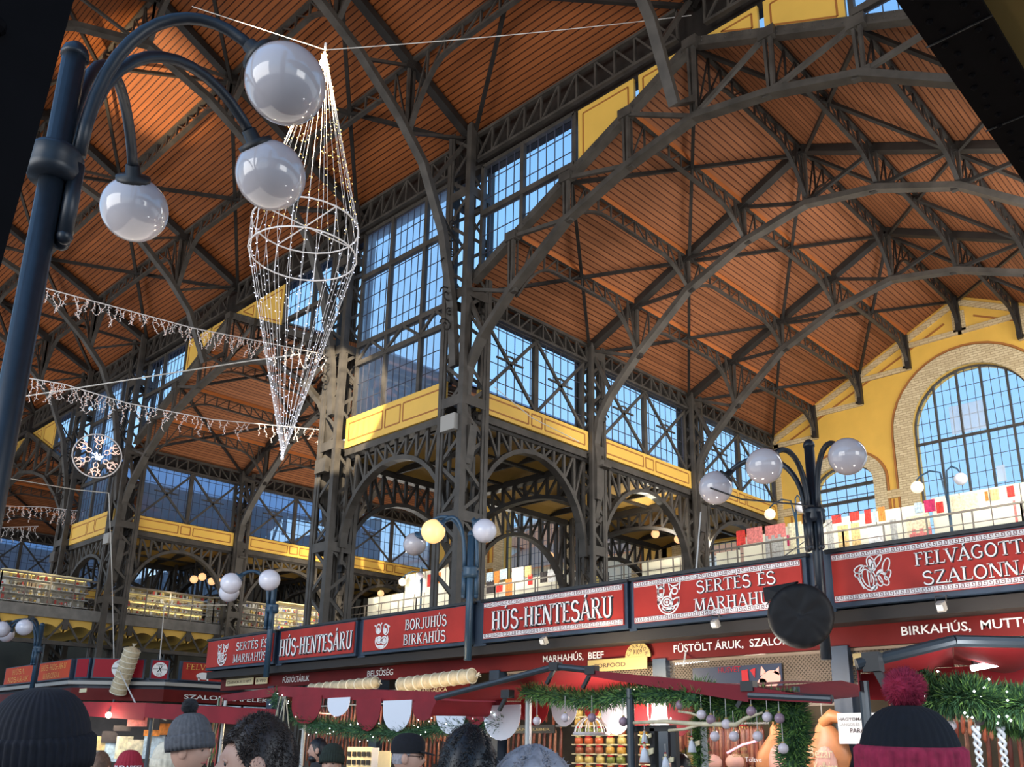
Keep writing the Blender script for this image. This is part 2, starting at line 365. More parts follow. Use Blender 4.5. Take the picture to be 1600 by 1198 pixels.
# ---------------------------------------------------------------- nave wall: windows, gable spandrels, ochre panels
P0 = PY(0.0)
NWLAB = 0
for i, (x0, x1) in enumerate(bx[:3]):
    a, b = x0+.5, x1-.45; L = b-a; m1, m2 = a+L*.33, a+L*.70
    def tr(u0, u1):  # small trussed strip between the two lower transoms
        return [((u0, 10.62), ((u0+u1)/2, 11.05)), ((u1, 10.62), ((u0+u1)/2, 11.05))]
    window(P0, [(a, ZNT), (b, ZNT), (b, 14.2), (a, 14.2)], (m1, m2), (10.6, 11.08, 12.92), .235, .45, xbrace=tr(a, m1)+tr(m1, m2)+tr(m2, b), gm=GLASSD)
    band(P0, x0+.42, x1-.42, ZNB, ZNT)
for k, x in TX.items():
    for s in (1, -1):
        f = (lambda u, x=x: x+u) if s == 1 else (lambda u, x=x: x+W-u)
        zt = 14.14; L = lambda u: ZTE+ST*u
        window(P0, [(f(.42), L(.42)), (f(3.1), L(3.1)), (f(3.1), zt), (f(.42), zt)], (f(1.65),), (12.92,), .235, .45)
        pl = [(f(3.2), L(3.2)), (f(4.6), L(4.6)), (f(4.6), zt), (f(3.2), zt)]; panel(P0, pl, [inset(pl, .13)])
        pl = [(f(4.72), L(4.72)), (f(5.9), zt-.04), (f(5.9), zt), (f(4.72), zt)]; panel(P0, pl, [inset([(f(4.72), L(4.72)), (f(5.9), zt), (f(4.72), zt)], .11)])
# strip of wall between window heads and nave eave
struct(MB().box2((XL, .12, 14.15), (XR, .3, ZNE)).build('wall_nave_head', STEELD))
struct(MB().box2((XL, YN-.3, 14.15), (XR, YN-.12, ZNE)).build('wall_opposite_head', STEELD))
# ---------------------------------------------------------------- transept side windows over the narrow blocks
def side_wall(x, flip=1, bays=3, gm=None):
    P = PXp(x) if flip == 1 else (lambda u, v, d=0: V((x-d, u, v)))
    ys = YB
    for i in range(bays):
        a, b = ys[i]+(.45 if i == 0 else .32), ys[i+1]-(.32 if i < 2 else .1); c = (a+b)/2
        xb = []
        for u0, u1 in ((a, c), (c, b)): xb += [((u0+.03, ZBT+.05), (u1-.03, 10.72)), ((u0+.03, 10.72), (u1-.03, ZBT+.05))]
        window(P, [(a, ZBT), (b, ZBT), (b, 10.82), (a, 10.82)], (c,), (), .26, .42, xbrace=xb, majw=.13, gm=gm)
        m = MB()
        for u0, u1 in ((a, c), (c, b)):
            q = (u0+u1)/2; m.bar(P(q-.42, 9.95, .05), P(q+.42, 9.95, .05), .04); m.tube([P(q-.2+.1*t, 10.0+.07*math.sin(math.pi*t/4), .07) for t in range(5)], .025)
        m.build('vent_lever', STEEL, bpy.data.objects['window_%d' % NW[0]])
        band(P, ys[i]+.28, ys[i+1]-.28, ZBB, ZBT)
for k in ('nearest', 'second', 'third'): side_wall(TX[k], gm=None if k == 'nearest' else GLASSD)
side_wall(-B, -1)
# ---------------------------------------------------------------- end wall with arched windows
def arch_poly(cx, r, zs, z0, n=20, ry=None):
    ry = ry or r
    return [(cx-r, z0), (cx+r, z0)]+[(cx+r*math.cos(math.pi*i/n), zs+ry*math.sin(math.pi*i/n)) for i in range(n+1)]
def holed_wall(name, y, outer, holes, m, depth=.45):
    from mathutils.geometry import tessellate_polygon
    loops = [[V((u, v, 0)) for u, v in outer]]+[[V((u, v, 0)) for u, v in h] for h in holes]
    flat = [q for l in loops for q in l]; tri = tessellate_polygon(loops)
    b = MB(); b.add([(q.x, y, q.y) for q in flat], [tuple(t) for t in tri]); b.add([(q.x, y+depth, q.y) for q in flat], [tuple(t) for t in tri])
    for l in loops:
        for i in range(len(l)):
            p, q = l[i], l[(i+1) % len(l)]; b.quad((p.x, y, p.y), (q.x, y, q.y), (q.x, y+depth, q.y), (p.x, y+depth, p.y))
    return struct(b.build(name, m))
def brick_ring(P, cx, r, zs, z0, wd, ry=None, n=20, jamb=True):
    """raised brick archivolt with jambs"""
    NT_[0] += 1; ry = ry or r; m = MB(); nd = P(0, 0, 1)-P(0, 0, 0)
    o_ = [(cx+(r+wd)*math.cos(math.pi*i/n), zs+(ry+wd)*math.sin(math.pi*i/n)) for i in range(n+1)]
    i_ = [(cx+r*math.cos(math.pi*i/n), zs+ry*math.sin(math.pi*i/n)) for i in range(n+1)]
    for i in range(n): m.prism([P(*i_[i]), P(*o_[i]), P(*o_[i+1]), P(*i_[i+1])], nd*.07)
    if jamb:
        for s in (-1, 1): m.prism([P(cx+s*r, z0), P(cx+s*(r+wd), z0), P(cx+s*(r+wd), zs), P(cx+s*r, zs)], nd*.07)
    o = struct(m.build('trim_%d' % NT_[0], BRICKR)); q = MB()
    g = wd+.05; pts = [P(cx+r+g, z0+1.2, .03)]+[P(cx+(r+g)*math.cos(math.pi*i/n), zs+(ry+g)*math.sin(math.pi*i/n), .03) for i in range(n+1)]+[P(cx-r-g, z0+1.2, .03)]
    q.sweep(pts, .05, .06, nd); q.build('molding_line', BRN, o); return o
def radial_brick():
    m = brick('cream_brick_arch', (.70, .58, .36), (.55, .43, .25), (.36, .26, .14), 1.0, .22, .07); return m
BRICKR = radial_brick()
PE = PY(YE)
FROST = glass('frosted_glass', (1, 1, 1), .5)
FROST.node_tree.nodes['Glossy BSDF'].inputs['Roughness'].default_value = .6
for k in ('nearest', 'second'):
    x = TX[k]; c = x+6
    holes = [arch_poly(c, 1.62, 10.42, 5.2), arch_poly(x+2.2, .93, 9.28, 5.6, 14, .62), arch_poly(x+9.8, .93, 9.28, 5.6, 14, .62)]
    holed_wall('wall_end', YE, [(x-.2, 0), (x+12.2, 0), (x+12.2, ZTE), (c, ZAP+.06), (x-.2, ZTE)], holes, YEL)
    window(PE if False else PY(YE+.18), arch_poly(c, 1.62, 10.42, 5.2), [c-.97, c-.32, c+.32, c+.97], (10.06,), .325/1.5, .42, .07, .014, majw=.05)
    fp = MB(); w0 = c-.97
    for a, b, z0, z1 in ((c-.62, c+.32, 10.15, 10.98), (c-.62+1.0, c+.6, 8.6, 9.05)):
        fp.quad((a, YE+.15, z0), (b, YE+.15, z0), (b, YE+.15, z1), (a, YE+.15, z1))
    fp.build('frosted_pane', FROST, bpy.data.objects['window_%d' % NW[0]])
    brick_ring(PE, c, 1.62, 10.42, 5.2, .52)
    for cx in (x+2.2, x+9.8):
        window(PY(YE+.18), arch_poly(cx, .93, 9.28, 5.6, 14, .62), (), (8.8, 9.25), .31, .48, .07, .02, majw=.07)
        brick_ring(PE, cx, .93, 9.28, 5.6, .36, .62)
    # stepped brick courses under the rafters, brick string course, ornament panels
    NT_[0] += 1; m = MB()
    for s in (1, -1):
        f = (lambda u: x+u) if s == 1 else (lambda u: x+W-u)
        for u in (0, 1.5, 3.0, 4.5):
            z = rimz(u+1.5)-1.05 if u < 4.5 else rimz(6)-1.1
            m.box2((f(u+.05), YE-.05, z-.09), (f(u+1.55), YE, z+.07)); m.box2((f(u+1.33), YE-.05, z), (f(u+1.55), YE, z+.75 if u < 4.5 else z+.6))
        m.bar((f(0), YE-.03, rimz(0)-.2), (f(6), YE-.03, rimz(6)-.2), .06, .17)
        m.box2((f(0), YE-.06, 8.62), (f(1.1), YE, 8.86)); m.box2((f(3.45), YE-.06, 8.62), (f(4.0), YE, 8.86))
        m.box2((f(0), YE-.05, 5), (f(.22), YE, ZTE-.3)); m.box2((f(3.4), YE-.04, 5), (f(3.55), YE, 8.65))
    o = struct(m.build('trim_%d' % NT_[0], BRICK)); q = MB()
    for s in (1, -1):
        f = (lambda u: x+u) if s == 1 else (lambda u: x+W-u)
        for u in (.45, .95, 3.62, 3.8): q.box2((f(u), YE-.02, 6.2), (f(u+.045), YE+.01, 8.6))
        q.bar((f(.5), YE-.01, rimz(.5)-.55), (f(5.6), YE-.01, rimz(5.6)-.55), .03, .05)
    q.build('molding_line', BRN, o)
for x0, x1 in bx[:2]:
    c = (x0+x1)/2
    holed_wall('wall_end', YE, [(x0, 0), (x1, 0), (x1, 8.7), (x0, 8.7)], [[(c-1.2, 4.8), (c+1.55, 4.8), (c+1.55, 8.2), (c-1.2, 8.2)]], YEL)
    window(PY(YE+.18), [(c-1.2, 4.8), (c+1.55, 4.8), (c+1.55, 8.2), (c-1.2, 8.2)], (c-.3, c+.65), (7.2,), .23, .42, .06, .018, majw=.06)
    NT_[0] += 1; m = MB(); m.box2((c-1.75, YE-.06, 4.5), (c-1.2, YE, 8.3)); m.box2((c+1.55, YE-.06, 4.5), (c+1.9, YE, 8.3)); struct(m.build('trim_%d' % NT_[0], BRICK))
# far wall behind the third transept, hall ends
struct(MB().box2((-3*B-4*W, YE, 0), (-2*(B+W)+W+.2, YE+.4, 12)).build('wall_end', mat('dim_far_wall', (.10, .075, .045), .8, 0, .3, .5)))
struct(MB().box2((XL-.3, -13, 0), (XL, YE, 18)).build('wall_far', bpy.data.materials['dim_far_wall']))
# neighbouring town houses seen through the panes
HW1 = mat('plaster_far', (.85, .80, .70), .9); HR1 = mat('roof_far', (.75, .36, .2), .8); HCH = mat('chimney_far', (.72, .66, .55), .8)
for i, (x, y, w_, d_, h, lab) in enumerate([(-13, 21, 12, 6, 9.6, 'pale town house with an orange tiled roof behind the block between transepts'), (-24, 23, 11, 7, 11.5, 'taller pale town house with an orange tiled roof further left behind the side windows'), (1, 29, 13, 6, 8.6, 'low pale town house beyond the small arched window')]):
    t = thing('town_house', lab, 'building', (x, y, 0)); m = MB(); m.box2((x-w_/2, y-d_/2, 0), (x+w_/2, y+d_/2, h)); m.build('wall', HW1, t)
    m = MB(); m.prism([(x-w_/2-.2, y-d_/2-.2, h), (x-w_/2-.2, y+d_/2+.2, h), (x-w_/2-.2, y, h+1.9)], (w_+.4, 0, 0)); m.build('roof', HR1, t)
    m = MB(); m.box2((x+1, y-1, h), (x+1.9, y-.3, h+2.9)); m.build('chimney', HCH, t)
    m = MB()
    for a in range(5): m.box2((x-w_/2+1+a*2.2, y-d_/2-.03, h-2.3), (x-w_/2+1.9+a*2.2, y-d_/2, h-.7))
    m.build('window', BAR, t)
# ---------------------------------------------------------------- steelwork
def column(x, y, hw, z0, z1, label, seat=None, group='lattice columns'):
    t = thing('lattice_column', label, 'column', (x, y, z0), group)
    a = hw*.42
    for sx_ in (-1, 1):
        for sy in (-1, 1):
            cx, cy = x+sx_*(hw-a/2), y+sy*(hw-a/2); m = MB()
            m.box2((cx-a/2, cy-sy*a*.1-.012, z0), (cx+a/2, cy+sy*a*.5, z1)) if False else None
            # riveted angle: two plates meeting at the outer corner plus a cover strip
            ox, oy = x+sx_*hw, y+sy*hw
            m.box2((ox, oy, z0), (ox-sx_*a, oy-sy*.03, z1)); m.box2((ox, oy, z0), (ox-sx_*.03, oy-sy*a, z1)); m.box2((ox+sx_*.018, oy+sy*.018, z0), (ox-sx_*a*.55, oy-sy*a*.55, z1))
            m.build('post', STEEL, t)
    m = MB(); st = hw*1.55; z = z0; k = 0
    while z+st < z1:
        for s in (-1, 1):
            u0, u1 = (-1, 1) if k % 2 else (1, -1); b = hw-.03
            m.bar((x+u0*b, y+s*(hw-.04), z), (x+u1*b, y+s*(hw-.04), z+st), .075, .02, (0, 1, 0)); m.bar((x+s*(hw-.04), y+u0*b, z), (x+s*(hw-.04), y+u1*b, z+st), .02, .075, (0, 1, 0))
        z += st; k += 1
    m.build('lacing', STEEL, t); m = MB(); z = z0+1.2
    while z < z1:
        for s in (-1, 1):
            m.box2((x-hw, y+s*hw-.01, z-.11), (x+hw, y+s*hw+.012, z+.11)); m.box2((x+s*hw-.01, y-hw, z-.11), (x+s*hw+.012, y+hw, z+.11))
        z += 2.45
    m.build('batten_plate', STEEL, t)
    MB().box2((x-hw*1.5, y-hw*1.5, z0), (x+hw*1.5, y+hw*1.5, z0+.25)).build('base_plate', STEEL, t)
    return t
def scroll(c, r, a0, turns, U, Vv, n=18):
    return [V(c)+(U*math.cos(a0+turns*2*math.pi*i/n)+Vv*math.sin(a0+turns*2*math.pi*i/n))*r*(1-.8*i/n) for i in range(n+1)]
CN = {'nearest': 'nearest transept', 'second': 'second transept', 'third': 'third transept', 'farthest': 'farthest transept'}
for k, x in TX.items():
    if k == 'farthest': continue
    for s, xx in (('left', x), ('right', x+W)):
        if k == 'third' and s == 'left' : pass
        t = column(xx, 0, .36, 0, ZNE-.1, 'tall steel lattice column on the nave row at the %s corner of the %s' % (s, CN[k]))
        # scroll ironwork and curled foot of the bracket
        d = 1 if s == 'left' else -1
        m = MB(); X_, Z_ = V((1, 0, 0)), V((0, 0, 1)); Y_ = V((0, 1, 0))
        for z, r in ((10.2, .16), (10.9, .2), (11.6, .2), (12.3, .17)): 
            m.tube(scroll((xx, -.58, z), r, 0, 1.4, -Y_, Z_), .018, 5); m.tube(scroll((xx, -.5, z+.33), r*.6, 2, -1.3, -Y_, Z_), .016, 5)
        m.build('scroll_ornament', STEELD, t)
        m = MB(); m.box((xx+d*.05, -.42, 8.05), (.42, .12, .34)); m.build('junction_box', PALE if s == 'left' else STEEL, t)
        m = MB(); m.sweep([(xx+d*.38, -.1, 8.0), (xx+d*.3, -.1, 7.4), (xx+d*.12, -.1, 6.75), (xx+d*.02, -.1, 6.6)], .2, .13, (0, 1, 0)); m.tube(scroll((xx+d*.1, -.1, 6.62), .13, 0, 1.1, X_, Z_), .035, 6); m.build('bracket_foot', STEEL, t)
    for j, y in ((1, YB[1]), (2, YB[2])):
        if k == 'third' and j > 1: continue
        t = column(x, y, .25, 0, ZTE-.02, 'slimmer steel lattice column on the left side of the %s, %s behind the nave row' % (CN[k], ORD(j-1)))
        m = MB(); X_, Z_ = V((1, 0, 0)), V((0, 0, 1))
        for z, r in ((9.3, .14), (9.7, .17)): m.tube(scroll((x+.42, y, z), r, 0, 1.4, X_, Z_), .016, 5)
        m.build('scroll_ornament', STEELD, t)
        m = MB(); m.sweep([(x+.3, y, 8.3), (x+.28, y, 7.6), (x+.12, y, 6.9), (x+.2, y, 6.75)], .16, .11, (0, 1, 0)); m.box((x+.36, y, 8.1), (.3, .3, .05)); m.build('bracket_foot', STEEL, t)
        if k in ('nearest', 'second'): column(x-B if k == 'nearest' else x-B, y, .25, 0, 8.6, 'short steel lattice column under the low vault behind the left side of the %s, %s from the nave' % (CN[k], ORD(j-1)))
# ---- arched spandrel girders between columns
def arch_girder(P, u0, u1, ztop, zspr, zap, label, dark=False, w=.16, n=16, cat='arch'):
    M1 = STEELD if dark else STEEL; nd = P(0, 0, 1)-P(0, 0, 0); c = (u0+u1)/2; r = (u1-u0)/2
    t = thing('arched_girder', label, cat, P(c, zspr), 'arched girders')
    MB().bar(P(u0, ztop, 0), P(u1, ztop, 0), .22, .16, (0, 0, 1)).build('top_chord', M1, t)
    A = lambda q: (c-r*math.cos(q), zspr+(zap-zspr)*math.sin(q))
    MB().sweep([P(*A(math.pi*i/n)) for i in range(n+1)], w*1.2, w*.62, nd).build('arch_rib', M1, t)
    N = 10
    for i in range(N+1):
        u = u0+(u1-u0)*i/N; h = max(-1, min(1, (c-u)/r)); za = zspr+(zap-zspr)*math.sqrt(max(0, 1-h*h))
        if i in (0, N): za = zspr-.4
        MB().bar(P(u, za), P(u, ztop), .07, .06, nd).build('strut', M1, t)
        if i < N and i != N//2-1 or i == N//2-1:
            s = 1 if i < N/2 else -1
            ua, ub = (u, u0+(u1-u0)*(i+1)/N) if s == 1 else (u0+(u1-u0)*(i+1)/N, u)
            hb = max(-1, min(1, (c-ub)/r)); zb = zspr+(zap-zspr)*math.sqrt(max(0, 1-hb*hb))
            if abs(hb) < .999 and ztop-zb > .25: MB().bar(P(ua, ztop-.05), P(ub, zb+.03), .055, .05, nd).build('strut', M1, t)
    return t
for i, (x0, x1) in enumerate(bx[:3]):
    nm = ['between the nearest and second transepts', 'between the second and third transepts', 'beyond the third transept'][i]
    arch_girder(P0, x0+.38, x1-.38, 8.36, 6.1, 7.85, 'arched girder on the nave row under the ochre band '+nm)
for k in ('nearest', 'second', 'third'):
    x = TX[k]; ys = YB
    for i in range(3 if k != 'third' else 2):
        arch_girder(PXp(x), ys[i]+.32, ys[i+1]-.28, 8.4, 5.95, 8.02, 'arched girder under the ochre band on the left side of the %s, %s bay from the nave' % (CN[k], ORD(i)))
    if k != 'third':
        for i in range(3):
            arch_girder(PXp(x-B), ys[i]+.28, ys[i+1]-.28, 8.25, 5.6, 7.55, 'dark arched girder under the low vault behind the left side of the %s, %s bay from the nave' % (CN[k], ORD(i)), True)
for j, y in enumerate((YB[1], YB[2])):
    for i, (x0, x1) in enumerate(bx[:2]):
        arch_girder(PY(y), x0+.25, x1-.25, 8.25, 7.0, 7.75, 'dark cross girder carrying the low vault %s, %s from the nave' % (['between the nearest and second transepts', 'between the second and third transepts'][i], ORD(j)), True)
# ---- lattice girders and purlins
def lattice(name, p, q, label, cat, group, h=.4, down=V((0, 0, -1)), step=.55, e0=0, e1=0, hb0=.4, hb1=.4, ch=.075, M1=None, lat=.05):
    """parallel lattice with optional curved haunches (depth hb within e of an end)"""
    M1 = M1 or STEEL; p, q = V(p), V(q); L = (q-p).length; d = (q-p)/L; side = d.cross(down).normalized()
    t = thing(name, label, cat, p, group)
    def dep(s):
        r = h
        if e0 and s < e0: r = h+(hb0-h)*(1-s/e0)**2
        if e1 and s > L-e1: r = max(r, h+(hb1-h)*(1-(L-s)/e1)**2)
        return r
    MB().bar(p, q, ch*1.3, ch, down).build('top_chord', M1, t)
    n = max(2, round(L/step)); ss = [L*i/n for i in range(n+1)]
    ns = max(n, 24) if (e0 or e1) else 1
    MB().sweep([p+d*(L*i/ns)+down*dep(L*i/ns) for i in range(ns+1)], ch*1.3, ch*.8, side).build('bottom_chord', M1, t)
    m = MB()
    for i in range(n+1):
        a = p+d*ss[i]; m.bar(a, a+down*dep(ss[i]), lat*.9, lat, side)
        if i < n:
            b = p+d*ss[i+1]
            if i < n/2: m.bar(a+down*dep(ss[i])*.98, b, lat*.8, lat*.8, side)
            else: m.bar(a, b+down*dep(ss[i+1])*.98, lat*.8, lat*.8, side)
    m.build('web_lattice', M1, t); return t
# eave girders of the nave, one span per bay
xs = [W, 6, 0, -B, -B-6, -B-W, -2*B-W, -2*B-W-6, -2*B-2*W]
for i in range(len(xs)-1):
    lattice('eave_girder', (xs[i+1]+.3, -.12, 14.98), (xs[i]-.3, -.12, 14.98), 'lattice girder along the nave eave, %s span counted from the right' % ORD(i), 'girder', 'nave eave girders', .66, step=.5)
for k in ('nearest', 'second', 'third'):
    ys = YB
    for i in range(3):
        lattice('eave_girder', (TX[k]+.1, ys[i]+.3, ZTE-.05), (TX[k]+.1, ys[i+1]-.25, ZTE-.05), 'lattice girder along the left eave of the %s, %s bay from the nave' % (CN[k], ORD(i)), 'girder', 'transept eave girders', .42, step=.42)
        struct(MB().box2((TX[k]-.14, ys[i]+.2, 10.8), (TX[k]-.02, ys[i+1], ZTE-.1)).build('wall_side_head', STEELD))
EDGE = mat('lit_orange_edge', (.50, .15, .035), .55)  # brighter orange paints the light caught on the plank edges
# ---- transept trusses
RIB = [(.28, 7.3), (.3, 8.1), (.24, 8.7), (.36, 9.3), (.7, 9.8), (1.5, 10.58), (3.0, 11.78), (4.5, 12.42), (6, 12.72)]
RIBF = [(.28, 7.2), (.3, 7.9), (.22, 8.6), (.32, 9.3), (.68, 9.85), (1.5, 10.62), (3.0, 11.62), (4.5, 12.12), (6, 12.42)]
def ribz(u, RIB=None):
    RIB = RIB or RIB_
    u = min(u, W-u)
    for (a, za), (b, zb) in zip(RIB[4:], RIB[5:]):
        if u <= b: return za+(zb-za)*(u-a)/(b-a)
    return RIB[-1][1]
RIB_ = RIB
def truss_T(x, y, label, front=False):
    RIB = RIBF if front else RIB_; ribz = lambda u, f=globals()['ribz']: f(u, RIB)
    P = PY(y); t = thing('roof_truss', label, 'truss', (x+6, y, ZAP), 'transept roof trusses'); N = V((0, 1, 0))
    if front:
        m = MB()
        for s in (1, -1):
            f = (lambda u: x+u) if s == 1 else (lambda u: x+W-u)
            m.prism([(f(.3), -.14, rimz(.3)-.13), (f(.3), -.14, rimz(.3)+.04), (f(6), -.14, ZAP+.04), (f(6), -.14, ZAP-.14)], (0, .14, 0))
            m.prism([(f(.3), -.16, rimz(.3)-.16), (f(.3), -.16, rimz(.3)-.12), (f(6), -.16, ZAP-.13), (f(6), -.16, ZAP-.17)], (0, .18, 0))
        m.build('gable_rim', STEEL, t)
        rv = MB()
        for s in (1, -1):
            f = (lambda u: x+u) if s == 1 else (lambda u: x+W-u)
            u = .5
            while u < 5.9: 
                rv.octa((f(u), -.145, rimz(u)+.01), .02); rv.octa((f(u), -.145, rimz(u)-.07), .02); u += .16
        rv.build('rivets', STEEL, t)['kind'] = 'stuff'
    else:
        m = MB()
        for s in (1, -1):
            f = (lambda u: x+u) if s == 1 else (lambda u: x+W-u)
            m.bar(P(f(.1), rimz(.1)-.1), P(f(6), ZAP-.1), .2, .16, (0, 0, 1))
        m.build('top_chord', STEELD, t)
    pts = RIB+[(W-u, z) for u, z in RIB[-2::-1]]
    MB().sweep([P(x+u, z) for u, z in pts], .2, .12, N).build('arch_rib', STEEL, t)
    for u in (1.5, 3, 4.5, 6, 7.5, 9, 10.5):
        m = MB(); 
        for o in (-.035, .035): m.bar(P(x+u+o, ribz(u)), P(x+u+o*1.6, rimz(u)-.1), .05, .08, N)
        m.build('post', STEEL, t)
    for s in (1, -1):
        f = (lambda u: x+u) if s == 1 else (lambda u: x+W-u)
        MB().bar(P(f(.15), rimz(0)-.15), P(f(1.5), ribz(1.5)), .07, .07, N).build('strut', STEEL, t)
        MB().bar(P(f(.15), rimz(0)-.2), P(f(.75), ribz(.75)), .08, .08, N).build('strut', STEEL, t)
        for u in (1.5, 3, 4.5): MB().bar(P(f(u+1.5), ribz(u+1.5)+.03), P(f(u), rimz(u)-.14), .08 if front else .07, .07, N).build('strut', STEEL if front else STEELD, t)
    for u in (1.5, 3, 4.5, 6, 7.5, 9, 10.5):
        MB().box(P(x+u, rimz(u)-.13), (.3, .14, .2)).build('gusset_plate', STEELD if not front else STEEL, t); MB().box(P(x+u, ribz(u)+.02), (.3, .1, .16)).build('gusset_plate', STEELD if not front else STEEL, t)
    return t
for k in ('nearest', 'second', 'third'):
    x = TX[k]
    truss_T(x, -.17, 'gable truss with arched rib facing the nave at the mouth of the %s' % CN[k], True)
    for j, y in ((0, YB[1]-.1), (1, YB[2]-.08)): truss_T(x, y, 'arched roof truss inside the %s, %s behind the gable truss' % (CN[k], ORD(j)))
ys = YB
for k in ('nearest', 'second', 'third'):
    x = TX[k]; q = 0
    for u in (1.5, 3, 4.5, 6, 7.5, 9, 10.5):
        sd = 'left slope' if u < 6 else 'ridge' if u == 6 else 'right slope'
        for i in range(3):
            dz = rimz(u)-ribz(u)-.05; z = rimz(u)-.06
            nm = 'ridge purlin' if u == 6 else 'purlin %s up from the eave on the %s' % (ORD(int(u/1.5)-1 if u < 6 else int((W-u)/1.5)-1), sd)
            t = lattice('lattice_purlin', (x+u, ys[i], z), (x+u, ys[i+1], z), 'lattice %s of the %s, %s span from the nave' % (nm, CN[k], ORD(i)), 'purlin', 'transept purlins', .36, step=.42, e0=1.15, e1=1.15 if i < 2 else .9, hb0=dz, hb1=dz if i < 2 else 1.0, ch=.062, lat=.035, M1=STEEL if u < 6 else STEELD)
            MB().box2((x+u+(.03 if u < 6 else -.05), ys[i]+.1, z-.03), (x+u+(.05 if u < 6 else -.03), ys[i+1]-.05, z+.1)).build('lit_edge_strip', EDGE, t) if u != 6 else None
            if i == 2: MB().box2((x+u-.07, YE-.16, z-1.05), (x+u+.07, YE-.01, z)).build('wall_bracket', STEELD, t)
    m = None
    for i in range(3):
        for u0, s in ((0, 'lower left'), (3, 'upper left'), (6, 'upper right'), (9, 'lower right')):
            za, zb = rimz(u0)-.16, rimz(u0+3)-.16
            for kk, (a, b) in enumerate((((x+u0, ys[i], za), (x+u0+3, ys[i+1], zb)), ((x+u0, ys[i+1], za), (x+u0+3, ys[i], zb)))):
                tag(MB().bar(a, b, .07, .07).build('bracing_rod', STEELD), 'diagonal bracing rod, %s roof panel of the %s, %s bay, %s' % (s, CN[k], ORD(i), ('far end rightmost', 'near end rightmost')[kk]), 'brace', 'transept roof bracing')
# ---- nave trusses
NR = [(-.30, 9.35), (-.42, 10.66), (-.78, 12.35), (-1.4, 13.72), (-2.1, 14.5), (-3.2, 15.42), (-4.3, 16.05), (-5.78, 16.55)]
def nrz(t):
    for (a, za), (b, zb) in zip(NR[1:], NR[2:]):
        if t >= b: return za+(zb-za)*(t-a)/(b-a)
    return NR[-1][1]
def rofz(t): return ZNE-SN*t
PN = (-1.85, -3.8)
def truss_N(x, label, apex=False):
    P = lambda t, z, d=0: V((x+d, t, z)); N = V((1, 0, 0)); t = thing('nave_truss', label, 'truss', (x, YR, rofz(YR)), 'nave roof trusses')
    m = MB(); m.bar(P(-.05, rofz(0)-.16), P(YR, rofz(YR)-.16), .2, .17); m.bar(P(YN+.05, rofz(0)-.16), P(YR, rofz(YR)-.16), .2, .17); m.build('top_chord', STEELD, t)
    pts = NR+[(2*YR-a, z) for a, z in NR[-2::-1]]
    if apex: pts = [(-.25, 12.75)]+NR[2:]+[(2*YR-a, z) for a, z in NR[-2:1:-1]]+[(2*YR+.25, 12.75)]
    MB().sweep([P(*p_) for p_ in pts], .19, .13, N).build('arch_rib', STEEL, t)
    for s in (0, 1):
        f = (lambda a: a) if not s else (lambda a: 2*YR-a)
        for y in PN:
            m = MB()
            for o in (-.05, .05): m.bar(P(f(y+o), nrz(y)), P(f(y+o*1.5), rofz(y)-.2), .06, .06, N)
            m.build('post', STEEL, t)
        MB().bar(P(f(-.1), rofz(0)-.2), P(f(-1.2), nrz(-1.2)), .09, .08, N).build('strut', STEEL, t)
        MB().bar(P(f(-.1), rofz(0)-.2), P(f(-1.85), nrz(-1.85)), .06, .06, N).build('strut', STEEL, t)
        MB().bar(P(f(-1.85), rofz(-1.85)-.2), P(f(-3.1), nrz(-3.1)), .06, .06, N).build('strut', STEEL, t)
        MB().bar(P(f(-3.8), rofz(-3.8)-.2), P(f(-5.6), nrz(-5.6)), .06, .06, N).build('strut', STEEL, t)
        if not apex: MB().bar(P(f(-1.15), nrz(-1.15)), P(f(-.3), 12.1), .035, .035, N).build('strut', STEELD, t)
    for y in (-.05,)+PN+(YR,): MB().box(P(y, rofz(y)-.18), (.16, .34, .26)).build('gusset_plate', STEELD, t)
    return t
NX = [6, 0, -B, -B-6, -B-W, -2*B-W, -2*B-W-6, -2*B-2*W]
for i, x in enumerate(NX):
    truss_N(x, 'nave roof truss with arched rib, %s' % ['landing on the gable point of the nearest transept', 'on the left corner column of the nearest transept', 'on the right corner column of the second transept', 'landing on the gable point of the second transept', 'on the left corner column of the second transept', 'on the right corner column of the third transept', 'landing on the gable point of the third transept', 'on the left corner column of the third transept'][i], i in (0, 3, 6))
nx = [12]+NX+[-42]
